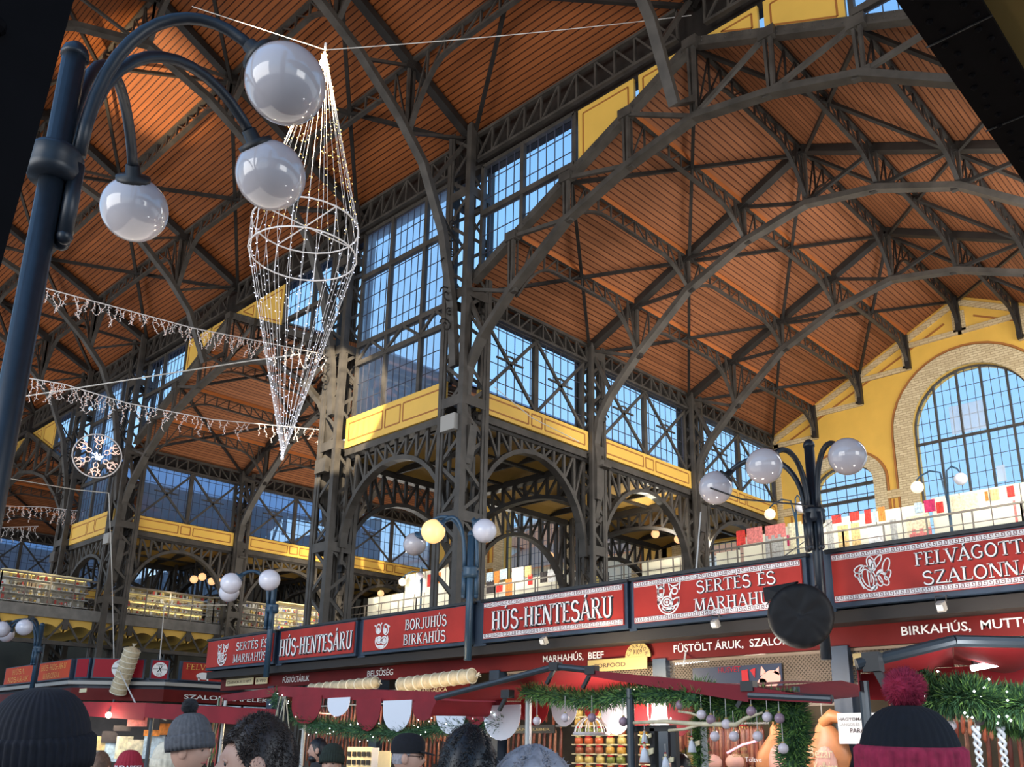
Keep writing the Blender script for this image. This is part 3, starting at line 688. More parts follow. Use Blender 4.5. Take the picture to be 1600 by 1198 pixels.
for i in range(len(nx)-1):
    for j, y in enumerate((-1.85, -3.8, YR, 2*YR+3.8, 2*YR+1.85)):
        dz = rofz(max(y, 2*YR-y))-nrz(max(y, 2*YR-y))-.05; z = rofz(max(y, 2*YR-y))-.08
        nm = ['first up from the eave', 'second up from the eave', 'along the ridge', 'second on the far slope', 'lowest on the far slope'][j]
        lattice('nave_purlin', (nx[i+1], y, z), (nx[i], y, z), 'lattice nave purlin %s, %s span counted from the right' % (nm, ORD(i)), 'purlin', 'nave purlins', .42, step=.55, e0=1.2, e1=1.2, hb0=dz, hb1=dz, ch=.08, lat=.045)
    L = abs(nx[i]-nx[i+1])
    for kk, (a, b) in enumerate((((nx[i+1], 0), (nx[i], -3.8)), ((nx[i], 0), (nx[i+1], -3.8)), ((nx[i+1], -3.8), (nx[i], 2*YR+3.8)), ((nx[i], -3.8), (nx[i+1], 2*YR+3.8)))):
        if kk > 1:
            for h, (p, q) in enumerate(((a, ((a[0]+b[0])/2, YR)), (((a[0]+b[0])/2, YR), b))):
                tag(MB().bar((p[0], p[1], rofz(max(p[1], 2*YR-p[1]))-.3), (q[0], q[1], rofz(max(q[1], 2*YR-q[1]))-.3), .075, .075).build('bracing_rod', STEELD), 'bracing rod near nave ridge, %s span from right, %s, %s' % (ORD(i), ('near slope', 'far slope')[h], ('leaning left', 'leaning right')[kk-2]), 'brace', 'nave roof bracing')
        else:
            tag(MB().bar((*a, rofz(a[1])-.3), (*b, rofz(b[1])-.3), .085, .085).build('bracing_rod', STEELD), 'bracing rod on lower nave roof, %s span from right, %s' % (ORD(i), ('rising to the right', 'rising to the left')[kk]), 'brace', 'nave roof bracing')
# ---- near steelwork beside and above the viewpoint
t = thing('riveted_column', 'shade-darkened riveted steel column filling the left edge close to the viewer', 'column', (12.0, -11.55, 0))
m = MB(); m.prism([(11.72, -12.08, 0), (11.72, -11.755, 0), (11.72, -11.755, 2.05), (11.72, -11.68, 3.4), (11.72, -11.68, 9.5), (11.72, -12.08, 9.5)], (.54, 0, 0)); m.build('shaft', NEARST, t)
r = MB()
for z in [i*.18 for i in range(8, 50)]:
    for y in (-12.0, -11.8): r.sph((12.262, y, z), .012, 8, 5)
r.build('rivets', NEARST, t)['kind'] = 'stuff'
t = thing('riveted_girder', 'shade-darkened riveted girder under the gallery crossing the upper right corner close overhead', 'girder', (12.1, -6, 5.98))
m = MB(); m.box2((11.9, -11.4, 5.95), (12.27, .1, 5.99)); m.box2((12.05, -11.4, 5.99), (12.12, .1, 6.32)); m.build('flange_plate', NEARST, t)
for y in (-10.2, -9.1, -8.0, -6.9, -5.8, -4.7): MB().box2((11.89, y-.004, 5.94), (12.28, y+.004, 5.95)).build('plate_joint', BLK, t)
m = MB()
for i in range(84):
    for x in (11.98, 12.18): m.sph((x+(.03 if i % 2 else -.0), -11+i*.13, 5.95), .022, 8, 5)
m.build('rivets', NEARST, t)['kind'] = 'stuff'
t2 = thing('gallery_joist', 'shade-darkened gallery joist against the ochre soffit at the upper right', 'joist', (13, -7.3, 6.1))
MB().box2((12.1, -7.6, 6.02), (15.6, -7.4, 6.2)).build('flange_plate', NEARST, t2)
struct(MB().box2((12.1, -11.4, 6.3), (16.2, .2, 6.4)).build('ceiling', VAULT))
# ---------------------------------------------------------------- points read off the photograph at a chosen depth / plane
def RAY(x, y): return CF+CR*((x-837.6106)/F_PX)-CU*((y-737.5421)/F_PX)
def AD(x, y, d): return CC+RAY(x, y)*d
def AY(x, y, v): r = RAY(x, y); return CC+r*((v-CC.y)/r.y)
def AX(x, y, v): r = RAY(x, y); return CC+r*((v-CC.x)/r.x)
def AZ(x, y, v): r = RAY(x, y); return CC+r*((v-CC.z)/r.z)
# ---------------------------------------------------------------- lettering
def sans(txt, name, P, u, v, w_, h, m, parent, d=.004, th=.006, bold=0):
    """built-in sans letters fitted to the box (u..u+w_, v..v+h) on surface P"""
    cu = bpy.data.curves.new('t', 'FONT'); cu.body = txt; cu.offset = bold; cu.resolution_u = 3
    ob = bpy.data.objects.new('t', cu); COL.objects.link(ob); me = bpy.data.meshes.new_from_object(ob)
    co = [q.co.copy() for q in me.vertices]; fs = [tuple(p.vertices) for p in me.polygons]
    bpy.data.objects.remove(ob); bpy.data.curves.remove(cu); bpy.data.meshes.remove(me)
    if not co: return
    x0 = min(c.x for c in co); x1 = max(c.x for c in co); y0 = min(c.y for c in co); y1 = max(c.y for c in co)
    b = MB(); b.add([P(u+(c.x-x0)/(x1-x0)*w_, v+(c.y-y0)/(y1-y0)*h, d+th) for c in co], fs); return b.build(name, m, parent)
A_ = math.pi
def arc(cx, cy, rx, ry, a, b, n=8): return [(cx+rx*math.cos(math.radians(a+(b-a)*i/n)), cy+ry*math.sin(math.radians(a+(b-a)*i/n))) for i in range(n+1)]
K_, k_ = .17, .085
SCURVE = arc(.27, .74, .2, .22, 20, 250, 9)+arc(.29, .26, .23, .26, 80, -165, 10)
GL = {  # strokes (points, width), serifs (x, y), advance
 'H': ([([(.14, 0), (.14, 1)], K_), ([(.54, 0), (.54, 1)], K_), ([(.14, .52), (.54, .52)], k_)], [(.14, 0), (.14, 1), (.54, 0), (.54, 1)], .72),
 'U': ([([(.14, 1), (.14, .3)]+arc(.33, .28, .19, .25, 180, 360, 8)+[(.52, 1)], .13)], [(.14, 1), (.52, 1)], .70),
 'S': ([(SCURVE, .14)], [], .60),
 'E': ([([(.14, 0), (.14, 1)], K_), ([(.14, .96), (.47, .96)], k_), ([(.14, .52), (.4, .52)], k_), ([(.14, .04), (.5, .04)], k_), ([(.47, .98), (.47, .8)], .05), ([(.5, .02), (.52, .22)], .05)], [(.14, 0), (.14, 1)], .58),
 'F': ([([(.14, 0), (.14, 1)], K_), ([(.14, .96), (.47, .96)], k_), ([(.14, .52), (.4, .52)], k_), ([(.47, .98), (.47, .78)], .05)], [(.14, 0), (.14, 1)], .54),
 'N': ([([(.1, 0), (.1, 1)], k_), ([(.12, .98), (.54, .02)], K_), ([(.56, 0), (.56, 1)], k_)], [(.1, 0), (.08, 1), (.56, 1)], .70),
 'T': ([([(.3, 0), (.3, 1)], K_), ([(.02, .95), (.58, .95)], .09), ([(.04, .97), (.02, .76)], .06), ([(.56, .97), (.58, .76)], .06)], [(.3, 0)], .62),
 'A': ([([(.06, 0), (.32, 1)], k_), ([(.32, 1), (.58, 0)], K_), ([(.16, .34), (.5, .34)], .07)], [(.06, 0), (.58, 0)], .68),
 'R': ([([(.14, 0), (.14, 1)], K_), ([(.14, .96)]+arc(.3, .74, .2, .22, 90, -90, 8)+[(.14, .52)], .1), ([(.3, .52), (.58, .02)], .15)], [(.14, 0), (.14, 1), (.58, 0)], .68),
 'B': ([([(.14, 0), (.14, 1)], K_), ([(.14, .96)]+arc(.3, .76, .18, .2, 90, -90, 8)+[(.14, .55)], .1), ([(.14, .53)]+arc(.3, .28, .23, .24, 90, -90, 8)+[(.14, .04)], .1)], [(.14, 0), (.14, 1)], .64),
 'O': ([(arc(.34, .5, .27, .46, 0, 360, 18), .14)], [], .72),
 'J': ([([(.36, 1), (.36, .2)]+arc(.2, .2, .16, .2, 0, -140, 6), .14)], [(.36, 1)], .52),
 'I': ([([(.16, 0), (.16, 1)], K_)], [(.16, 0), (.16, 1)], .36),
 'K': ([([(.14, 0), (.14, 1)], K_), ([(.2, .48), (.54, .98)], k_), ([(.28, .56), (.58, .02)], .15)], [(.14, 0), (.14, 1), (.54, 1), (.58, 0)], .68),
 'L': ([([(.14, 0), (.14, 1)], K_), ([(.14, .04), (.5, .04)], k_), ([(.5, .02), (.53, .24)], .05)], [(.14, 0), (.14, 1)], .57),
 'V': ([([(.06, 1), (.32, 0)], K_), ([(.32, 0), (.58, 1)], k_)], [(.06, 1), (.58, 1)], .66),
 'G': ([(arc(.34, .5, .27, .46, 50, 320, 14)+[(.56, .44), (.4, .44)], .13)], [], .68),
 'Z': ([([(.05, .95), (.52, .95)], .09), ([(.5, .95), (.08, .05)], .15), ([(.05, .05), (.56, .05)], .09), ([(.06, .97), (.04, .76)], .06), ([(.56, .03), (.58, .24)], .06)], [], .62),
 'M': ([([(.1, 0), (.14, 1)], k_), ([(.14, 1), (.4, .08)], K_), ([(.4, .08), (.66, 1)], k_), ([(.66, 1), (.7, 0)], K_)], [(.1, 0), (.12, 1), (.68, 1), (.7, 0)], .84),
 'Ö': None, '-': ([([(.06, .45), (.3, .45)], .1)], [], .38), ',': ([([(.12, .1), (.08, -.12)], .1)], [], .26), '.': ([([(.1, .02), (.1, .14)], .13)], [], .26), ' ': ([], [], .36)}
ACC = {'Á': 'A', 'É': 'E', 'Ú': 'U', 'Ó': 'O', 'Ö': 'O', 'Ő': 'O', 'Ü': 'U', 'Ű': 'U', 'Í': 'I'}
def serif(txt, P, u, v, w_, h, parent, m=None, shadow=True, wt=1.0):
    """display lettering: thick and thin strokes with small slab serifs, pale face over a dark offset shadow"""
    x = 0; st = []
    for ch in txt:
        b = ACC.get(ch, ch); g = GL[b]
        for pts, wd in g[0]: st.append(([(x+p[0], p[1]) for p in pts], wd))
        for sx_, sy in g[1]: st.append(([(x+sx_-.13, sy+(.03 if sy == 0 else -.03)), (x+sx_+.13, sy+(.03 if sy == 0 else -.03))], .06))
        c = x+g[2]/2-.02
        if ch in 'ÁÉÚÓÍ': st.append(([(c-.03, 1.08), (c+.05, 1.24)], .11))
        if ch in 'ÖÜ': st += [([(c-.12, 1.1), (c-.12, 1.22)], .1), ([(c+.12, 1.1), (c+.12, 1.22)], .1)]
        if ch in 'ŐŰ': st += [([(c-.12, 1.08), (c-.06, 1.24)], .09), ([(c+.08, 1.08), (c+.14, 1.24)], .09)]
        x += g[2]
    nd = P(0, 0, 1)-P(0, 0, 0); kx = w_/x
    def mk(du, dv, dd, th):
        b = MB()
        for pts, wd in st:
            vs = []; n = len(pts)
            for i, p in enumerate(pts):
                a = pts[max(i-1, 0)]; c = pts[min(i+1, n-1)]; tx, ty = (c[0]-a[0])*kx, (c[1]-a[1])*h; l = math.hypot(tx, ty) or 1
                q = wd*wt*h*.5*.82; nx, ny = -ty/l*q, tx/l*q; U_, V_ = u+p[0]*kx+du, v+p[1]*h+dv
                vs += [P(U_+nx, V_+ny, dd+th), P(U_-nx, V_-ny, dd+th)]
            b.add(vs, [(2*i, 2*i+1, 2*i+3, 2*i+2) for i in range(n-1)])
        return b
    if shadow: mk(h*.075, -h*.06, 0, .004).build('letter_shadow', LETK, parent)
    return mk(0, 0, .004, .005).build('lettering', m or LETW, parent)
def linework(P, lines, parent, m, wd=.012, name='emblem', fills=(), d=.008):
    b = MB(); nd = P(0, 0, 1)-P(0, 0, 0)
    for l in lines: b.sweep([P(u, v, d) for u, v in l], .006, wd, nd)
    for f in fills: b.prism([P(u, v, d-.003) for u, v in f], nd*.006)
    return b.build(name, m, parent)
def ell(cx, cy, rx, ry, rot=0, n=14):
    c, s = math.cos(math.radians(rot)), math.sin(math.radians(rot)); return [(cx+rx*math.cos(2*A_*i/n)*c-ry*math.sin(2*A_*i/n)*s, cy+rx*math.cos(2*A_*i/n)*s+ry*math.sin(2*A_*i/n)*c) for i in range(n+1)]
def emblem_beasts(P, cx, cy, r, parent):
    T = lambda l: [(cx+r*a, cy+r*b) for a, b in l]
    ln = [arc(0, -.15, .8, .85, 170, 370, 16), [(-.8, .1), (-.75, .55), (-.9, .95)], [(-.35, .6), (-.3, .95)], ell(-.55, .5, .25, .3), ell(-.55, .2, .16, .12), [(.15, .5), (.05, .95), (.35, .7), (.7, .75), (.95, .98), (.85, .45)], ell(.5, .4, .22, .2), ell(-.1, -.25, .42, .36), ell(-.1, -.25, .25, .2), ell(.5, -.3, .35, .2, 35), arc(0, -.5, .5, .3, 190, 340, 8), [(-.8, .05), (-.55, -.1)], ell(-.7, -.2, .1, .14)]
    linework(P, [T(l) for l in ln], parent, LETW, r*.09, fills=[T(ell(-.1, -.25, .1, .09)[:-1]), T([(-.75, .62), (-.35, .62), (-.4, .8), (-.7, .8)]), T([(.05, .1), (.25, .55), (.25, 0)]), T([(-.3, -.75), (.2, -.5), (.3, -.78), (0, -.9)])])
def emblem_calves(P, cx, cy, r, parent):
    T = lambda l: [(cx+r*a, cy+r*b) for a, b in l]
    ln = [ell(-.45, .55, .3, .36), ell(.45, .45, .3, .4, 15), arc(0, -.35, .75, .6, 150, 390, 16), ell(-.3, -.3, .3, .24), ell(.3, -.35, .32, .26), [(-.7, .7), (-.95, .85)], [(-.2, .8), (-.05, .98)], [(.7, .75), (.9, .6)], [(.2, .8), (.25, .4)]]
    linework(P, [T(l) for l in ln], parent, LETW, r*.1, fills=[T(ell(-.45, .45, .17, .2)[:-1]), T(ell(.42, .35, .15, .2)[:-1]), T(ell(-.3, -.3, .2, .15)[:-1]), T(ell(.32, -.38, .2, .16)[:-1]), T([(-.5, -.7), (.4, -.7), (.2, -.9), (-.3, -.9)])])
def emblem_meats(P, cx, cy, r, parent):
    T = lambda l: [(cx+r*a, cy+r*b) for a, b in l]
    ln = [ell(-.3, -.25, .42, .72, 20), ell(-.3, -.25, .28, .52, 20), ell(-.05, .5, .22, .42, 15), ell(.25, .55, .16, .45, -40), ell(.75, .3, .18, .42, -20), ell(.55, -.4, .2, .4, 35), ell(.3, -.45, .16, .32, 20), ell(-.75, .3, .3, .16, 25), ell(-.8, -.05, .22, .13, -20), ell(.8, -.2, .14, .28, -30), [(-.3, .2), (-.25, -.7)], [(-.1, .1), (-.15, -.5)], [(-.9, -.1), (-.55, -.8)]]
    linework(P, [T(l) for l in ln], parent, LETW, r*.06, fills=[T(ell(0, -.8, .2, .14)[:-1]), T(ell(-.05, .5, .12, .3, 15)[:-1]), T(ell(.35, 0, .2, .1, 40)[:-1])])
def meander(P, u0, u1, v, h, parent, flip=1):
    m = MB(); nd = P(0, 0, 1)-P(0, 0, 0); m.prism([P(u0, v, .001), P(u1, v, .001), P(u1, v+h, .001), P(u0, v+h, .001)], nd*.004)
    o = m.build('border_strip', LETW, parent); q = MB(); n = int((u1-u0)/(h*.95)); st = (u1-u0)/n; t = h*.10
    for i in range(n):
        a = u0+i*st; y0, y1 = v+h*.16, v+h*.84
        for (x_, y_, x2, y2) in ((a, y0, a+st*.82, y0), (a+st*.82, y0, a+st*.82, y1), (a+st*.82, y1, a+st*.3, y1), (a+st*.3, y1, a+st*.3, v+h*.45), (a+st*.3, v+h*.45, a+st*.55, v+h*.45)):
            q.bar(P(x_, y_, .006), P(x2, y2, .006), t, .003, nd)
    q.build('meander', SIGN2, o)
# ---------------------------------------------------------------- the long butchers' stall row (signs face the nave)
SZ0, SZ1 = 3.18, 3.71
YS = -2.9
PS = PY(YS)
def board(x0, x1, label, m=None, name='shop_sign', fr=.05, y=YS, group='red signboards of the butchers row'):
    t = thing(name, label, 'sign', ((x0+x1)/2, y+.1, SZ0), group)
    b = MB(); b.box2((x0, y+.02, SZ0-.03), (x1, y+.22, SZ1+.05)); b.build('box', BLUE, t)
    b = MB(); b.box2((x0-.02, y-.01, SZ1+.02), (x1+.02, y+.22, SZ1+.06)); b.build('top_edge', BLK, t)
    b = MB(); b.box2((x0+fr, y-.005, SZ0+.02), (x1-fr, y+.03, SZ1)); b.build('face', m or SIGN, t); return t
PF = PY(YS-.005)
t = board(-4.22, -1.72, 'red sign reading SERTÉS ÉS MARHAHÚS at the far left end of the row'); emblem_beasts(PF, -3.55, 3.43, .21, t); serif('SERTÉS ÉS', PF, -3.05, 3.47, 1.15, .155, t); serif('MARHAHÚS', PF, -3.12, 3.24, 1.2, .155, t)
t = board(-1.55, .76, 'red HÚS-HENTESÁRU sign without border, second from the left'); serif('HÚS-HENTESÁRU', PF, -1.5, 3.27, 2.2, .3, t)
t = board(.92, 3.55, 'red BORJUHÚS BIRKAHÚS sign with white calf emblem'); emblem_calves(PF, 1.48, 3.42, .21, t); serif('BORJUHÚS', PF, 2.05, 3.46, .98, .165, t); serif('BIRKAHÚS', PF, 2.02, 3.23, 1.0, .165, t)
t = board(3.76, 6.38, 'red HÚS-HENTESÁRU sign with white meander border'); serif('HÚS-HENTESÁRU', PF, 3.98, 3.31, 2.2, .27, t)
for v in (SZ0+.025, SZ1-.07): meander(PF, 3.82, 6.32, v, .062, t)
t = board(6.45, 8.81, 'red SERTÉS ÉS MARHAHÚS sign with meander border, partly behind the black cover'); emblem_beasts(PF, 7.02, 3.46, .19, t); serif('SERTÉS ÉS', PF, 7.42, 3.475, 1.04, .145, t); serif('MARHAHÚS', PF, 7.38, 3.265, 1.12, .145, t)
for v in (SZ0+.025, SZ1-.07): meander(PF, 6.51, 8.75, v, .058, t)
t = board(9.06, 12.0, 'red FELVÁGOTTAK SZALONNÁK sign at the right edge'); emblem_meats(PF, 9.55, 3.46, .19, t); serif('FELVÁGOTTAK', PF, 9.98, 3.475, 1.25, .135, t); serif('SZALONNÁK', PF, 10.04, 3.28, 1.15, .135, t)
for v in (SZ0+.025, SZ1-.07): meander(PF, 9.12, 11.95, v, .055, t)
st = thing('butcher_stall', 'long dark blue butchers stall row carrying the red signboards', 'stall', (4, -2, 0))
for x0, x1 in ((-1.72, -1.55), (.76, .92), (3.55, 3.76), (6.38, 6.45), (8.81, 9.06)): MB().box2((x0-.02, YS+.08, SZ0-.06), (x1+.02, YS+.3, SZ1+.07)).build('divider', BLUE, st)
MB().box2((-4.3, YS+.22, 3.06), (12.2, 0.2, 3.22)).build('roof', BLUE, st)
m = MB(); m.box2((-4.3, YS+.1, 3.0), (12.2, YS+.5, 3.13)); m.build('cornice', mat('cornice_brown', (.030, .026, .024), .6, spec=.2), st)
YF = -2.45; PFa = PY(YF-.02)
fa = MB().box2((-4.3, YF-.02, 2.78), (12.2, YF+.1, 3.04)).build('fascia', SIGN2, st)
def ftext(txt, x0, x1, y, h=.13, m=LETW, bold=.01):
    a, b = AY(x0, y, YF-.02), AY(x1, y, YF-.02); sans(txt, 'lettering', PFa, a.x, 2.845, b.x-a.x, h, m, fa, bold=bold)
ftext('FÜSTÖLTÁRUK', 443, 484, 1058); ftext('BELSŐSÉG', 575, 615, 1048); ftext('MARHAHÚS,  BEEF', 849, 944, 1022); ftext('FÜSTÖLT ÁRUK,  SZALONNA', 1053, 1262, 1004); ftext('BIRKAHÚS,  MUTTON', 1408, 1640, 978)
m = MB()
for px in (425, 590, 775, 1035, 1320, 1700):
    x = AY(px, 1090, YF).x; m.box2((x-.1, YF-.05, 0), (x+.1, YF+.15, 2.8))
    m.build('post', BLUE, st); m = MB()
MB().box2((-4.3, YF, .9), (12.2, YF+.8, 1.0)).build('counter', PALE, st)
MB().box2((-4.3, YF, 0), (12.2, YF+.7, .9)).build('counter_front', CREAM, st)
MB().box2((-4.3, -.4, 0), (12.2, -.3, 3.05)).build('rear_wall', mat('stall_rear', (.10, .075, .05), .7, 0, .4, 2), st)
# crossed-wire grille above the counter windows
def grille(x0, x1, z0, z1, lab):
    b = MB(); n = int((x1-x0+z1-z0)/.045)
    for i in range(n):
        for s in (1, -1):
            a = x0+i*.045
            u0, u1, v0, v1 = a-(z1-z0), a, z0, z1
            if u0 < x0: v0 += x0-u0; u0 = x0
            if u1 > x1: v1 -= u1-x1; u1 = x1
            if u1 > u0: b.bar((u0, YF+.04, v0 if s == 1 else z1+z0-v0), (u1, YF+.04, v1 if s == 1 else z1+z0-v1), .011, .006, (0, 1, 0))
    b.bar((x0, YF+.04, z0), (x1, YF+.04, z0), .03); b.bar((x0, YF+.04, z1), (x1, YF+.04, z1), .03)
    tag(b.build('wire_grille', mat('grille_wire', (.22, .16, .11), .6)), lab, 'grille', 'diamond grilles under the fascia')
gx = [AY(q, 1060, YF).x for q in (790, 1025, 1045, 1310, 1330, 1640)]
grille(gx[0], gx[1], 2.3, 2.76, 'diamond wire grille under the MARHAHÚS BEEF fascia'); grille(gx[2], gx[3], 2.2, 2.76, 'diamond wire grille behind the pig poster'); grille(gx[4], gx[5], 2.4, 2.76, 'diamond wire grille at the right above the red canopy')
def plate(name, p0, p1, y, m, label, cat, th=.02, texts=(), group=None):
    """flat board between two picked corners on the plane Y=y"""
    a, b = AY(*p0, y), AY(*p1, y); x0, x1 = sorted((a.x, b.x)); z0, z1 = sorted((a.z, b.z))
    t = thing(name, label, cat, ((x0+x1)/2, y, z0), group); MB().box2((x0, y-th, z0), (x1, y, z1)).build('board', m, t); P = PY(y-th)
    for txt, u, v, w_, h, mm in texts: sans(txt, 'lettering', P, x0+(x1-x0)*u, z0+(z1-z0)*v, (x1-x0)*w_, (z1-z0)*h, mm, t, .001, .002, .012)
    return t
INK = mat('dark_ink', (.05, .02, .015), .6)
plate('name_plate', (354, 1072), (397, 1058), YF-.05, CREAM, 'cream company plate reading CSARNOK-9111 KFT', 'sign', texts=[('CSARNOK-9111 KFT.', .04, .28, .92, .42, INK)])
plate('number_plate', (400, 1069), (419, 1057), YF-.05, CREAM, 'small cream plate reading B-VI/2', 'sign', texts=[('B-VI/2', .1, .28, .8, .42, INK)])
t = thing('name_plate', 'gold half-round plate CSARNOK 9109 on the dark red fascia', 'sign', AY(998, 1025, YF-.06)); c = AY(998, 1027, YF-.06); P = PY(YF-.06)
m = MB(); m.prism([P(c.x+.2*math.cos(A_*i/16), c.z+.19*math.sin(A_*i/16)) for i in range(17)], (0, -.02, 0)); m.build('board', GOLD, t)
sans('9109', 'lettering', P, c.x-.07, c.z+.04, .14, .06, INK, t, .02); 
for i, ch in enumerate('CSARNOK'):
    a = A_*(1-(i+.7)/7.4); q = MB(); sans(ch, 'lettering', lambda u, v, d=0, a=a: P(c.x+.145*math.cos(a)+(u*math.sin(a)+v*math.cos(a)), c.z+.145*math.sin(a)+(-u*math.cos(a)+v*math.sin(a)), d), -.02, -.02, .04, .05, INK, t, .02)
plate('food_sign', (920, 1050), (1012, 1025), YF-.07, GOLD, 'gold board with dark letters PORFOOD half hidden behind the canopy', 'sign', texts=[('...PORFOOD', .05, .3, .6, .35, INK)])
plate('food_sign', (1335, 1040), (1475, 1012), YF-.08, GOLD, 'gold board with dark letters GENUINE above the right canopy', 'sign', texts=[('...AL GENUINE', .35, .3, .6, .4, INK)])
plate('food_sign', (640, 1092), (735, 1066), YF-.08, SIGN2, 'dark red board reading ÉS MANGALICA beneath the giant salami', 'sign', texts=[('ÉS MANGALICA', .05, .45, .6, .35, CREAM), ('KÉSZÍTMÉNYEK', .1, .12, .5, .2, CREAM), ('TOK', .74, .1, .2, .25, CREAM)])
# pig poster behind the grille
t = plate('pig_poster', (1085, 1082), (1222, 1036), YF+.0, mat('poster_night', (.015, .02, .045), .4), 'dark poster with a pink pig and red stockings behind the grille', 'poster')
P = PY(YF-.022); c = AY(1205, 1062, YF); PINK = mat('poster_pink', (.72, .36, .28), .6)
linework(P, [], t, PINK, .01, 'pig_picture', fills=[ell(c.x, c.z, .14, .1, 20)[:-1], ell(c.x-.1, c.z-.03, .06, .05)[:-1], [(c.x-.12, c.z+.05), (c.x-.1, c.z+.16), (c.x-.04, c.z+.08)], [(c.x+.05, c.z+.08), (c.x+.12, c.z+.14), (c.x+.12, c.z+.04)]], d=.004)
linework(P, [], t, REDB, .01, 'stocking_picture', fills=[[(c.x-.36, c.z+.12), (c.x-.28, c.z+.13), (c.x-.27, c.z-.02), (c.x-.2, c.z-.05), (c.x-.22, c.z-.12), (c.x-.36, c.z-.08)], [(c.x-.25, c.z+.12), (c.x-.18, c.z+.14), (c.x-.19, c.z+.03)]], d=.004)
c2 = AY(1150, 1050, YF); sans('HÚSVÉT', 'lettering', P, c2.x-.22, c2.z+.0, .3, .08, SIGN3, t)
# tubes and floodlights
def flood(px, py, y, label):
    p = AY(px, py, y); t = thing('floodlight', label, 'lamp', p, 'small floodlights clipped under the signs')
    m = MB(); m.box(p, (.075, .07, .09), Matrix.Rotation(.5, 3, 'X')); m.build('housing', PALE, t)
    m = MB(); m.box(p+V((0, -.05, -.02)), (.055, .01, .055), Matrix.Rotation(.5, 3, 'X')); m.build('lens', LETW, t)
    m = MB(); m.tube([p+V((-.05, 0, .04)), p+V((-.05, 0, .1)), V((p.x, -2.8, 3.17)), p+V((.05, 0, .1)), p+V((.05, 0, .04))], .006, 5); m.build('bracket', STEEL, t)
flood(850, 1001, -3.0, 'small white floodlight under the bordered HÚS-HENTESÁRU sign'); flood(1118, 974, -3.0, 'small pale floodlight under the SERTÉS ÉS MARHAHÚS sign with meander'); flood(1471, 947, -3.0, 'small pale floodlight under the FELVÁGOTTAK sign')
def neon(p, q, m, label, r=.014):
    p, q = V(p), V(q); t = thing('neon_tube', label, 'lamp', p, 'tube lights of the stalls'); MB().tube([p, q], r, 8).build('tube', m, t); MB().bar(p+V((0, .03, .03)), q+V((0, .03, .03)), .03).build('fitting', BLK, t)
PINKN = mat('pink_neon', (1, .3, .35), .4, emit=(1, .35, .38), es=1.4)
neon(AY(348, 1053, -2.75), AY(431, 1045, -2.75), PINKN, 'pink tube light under the leftmost SERTÉS ÉS MARHAHÚS sign'); neon(AY(436, 1044, -2.75), AY(478, 1039, -2.75), PINKN, 'pink tube light under the borderless HÚS-HENTESÁRU sign')
neon(AY(1045, 1037, -2.1), AY(1108, 1031, -2.1), WHITELED, 'white tube light behind the grille left of the pig poster', .018); neon(AY(1265, 1073, -2.1), AY(1310, 1070, -2.1), WHITELED, 'white tube light behind the grille right of the pig poster', .016)
# giant salamis
SAL = mat('salami_skin', (.52, .42, .27), .6, 0, .25, 14, .2); SALS = mat('salami_string', (.72, .66, .52), .7)
def salami(a, b, r, label):
    a, b = V(a), V(b); d = (b-a); L = d.length; ax = d/L; t = thing('giant_salami', label, 'salami', a, 'giant display salamis')
    n = 8; prof = [(r*.25, -.02), (r*.8, .03)]
    for i in range(n*2+1): z = .06+(L-.12)*i/(n*2); prof.append((r*(1.0 if i % 2 else .95), z))
    prof += [(r*.8, L-.03), (r*.3, L+.02)]
    MB().lathe(prof, a, 18, ax).build('casing', SAL, t, True)
    for i in range(n+1):
        c = a+ax*(.06+(L-.12)*i/n); m = MB(); u = ax.orthogonal().normalized(); w_ = ax.cross(u)
        m.tube([c+(u*math.cos(2*A_*k/16)+w_*math.sin(2*A_*k/16))*(r*.98) for k in range(16)], .012, 5, True); m.build('string_ring', SALS, t)
    c = a+ax*L*.5+V((.0, -r*.98, .0)); q = MB(); q.box(c, (.13, .012, .12), Matrix.Rotation(.6, 3, 'Y')); q.build('label', REDB, t) if False else None
    m = MB(); e_ = a+ax*(L+.03)
    for k in range(10): m.tube([e_, e_+ax*.06+V((random.uniform(-.04, .04), random.uniform(-.04, .04), random.uniform(-.04, .04)))], .006, 4)
    m.build('tied_end', SALS, t)
salami(AY(484, 1077, -2.75), AY(590, 1066, -2.75), .092, 'beige giant salami hanging level under the BELSŐSÉG fascia')
salami(AY(623, 1070, -2.9), AY(742, 1055, -2.9), .105, 'beige giant salami hanging level right of the other, above MANGALICA board')
# ---------------------------------------------------------------- corner stall island on the left
def signbox(a, b, m, label, texts=(), z0=3.22, z1=3.69, serifm=None, name='shop_sign'):
    a, b = V((*a, 0)), V((*b, 0)); d = (b-a); L = d.length; d /= L; n = V((d.y, -d.x, 0))
    P = lambda u, v, dd=0: a+d*u+n*dd+V((0, 0, v))
    t = thing(name, label, 'sign', (a+b)/2+V((0, 0, z0)), 'signboards of the corner stall')
    q = MB(); q.prism([P(0, z0), P(L, z0), P(L, z1), P(0, z1)], n*-.12); q.build('box', BLUE, t)
    q = MB(); q.prism([P(.04, z0+.03, .005), P(L-.04, z0+.03, .005), P(L-.04, z1-.02, .005), P(.04, z1-.02, .005)], n*-.02); q.build('face', m, t)
    return t, (lambda u, v, dd=0: P(u, v, dd+.008)), L
def pts(*pp): return [(AZ(x, y, 3.69).x, AZ(x, y, 3.69).y) for x, y in pp]
C_ = [(-15.2, -3.3), (-12.05, -3.3), (-9.55, -3.3), (-8.55, -1.95), (-8.35, -1.55), (-8.35, 2.2)]
t, P, L = signbox((-14.5, -3.3), (-12.2, -3.3), SIGNO, 'orange red sign with gold letters HÚSA, leftmost of the corner stall'); serif('HÚSA', P, .6, 3.48, .9, .13, t, LETG, False); serif('KOSARAK', P, .35, 3.28, 1.5, .13, t, LETG, False)
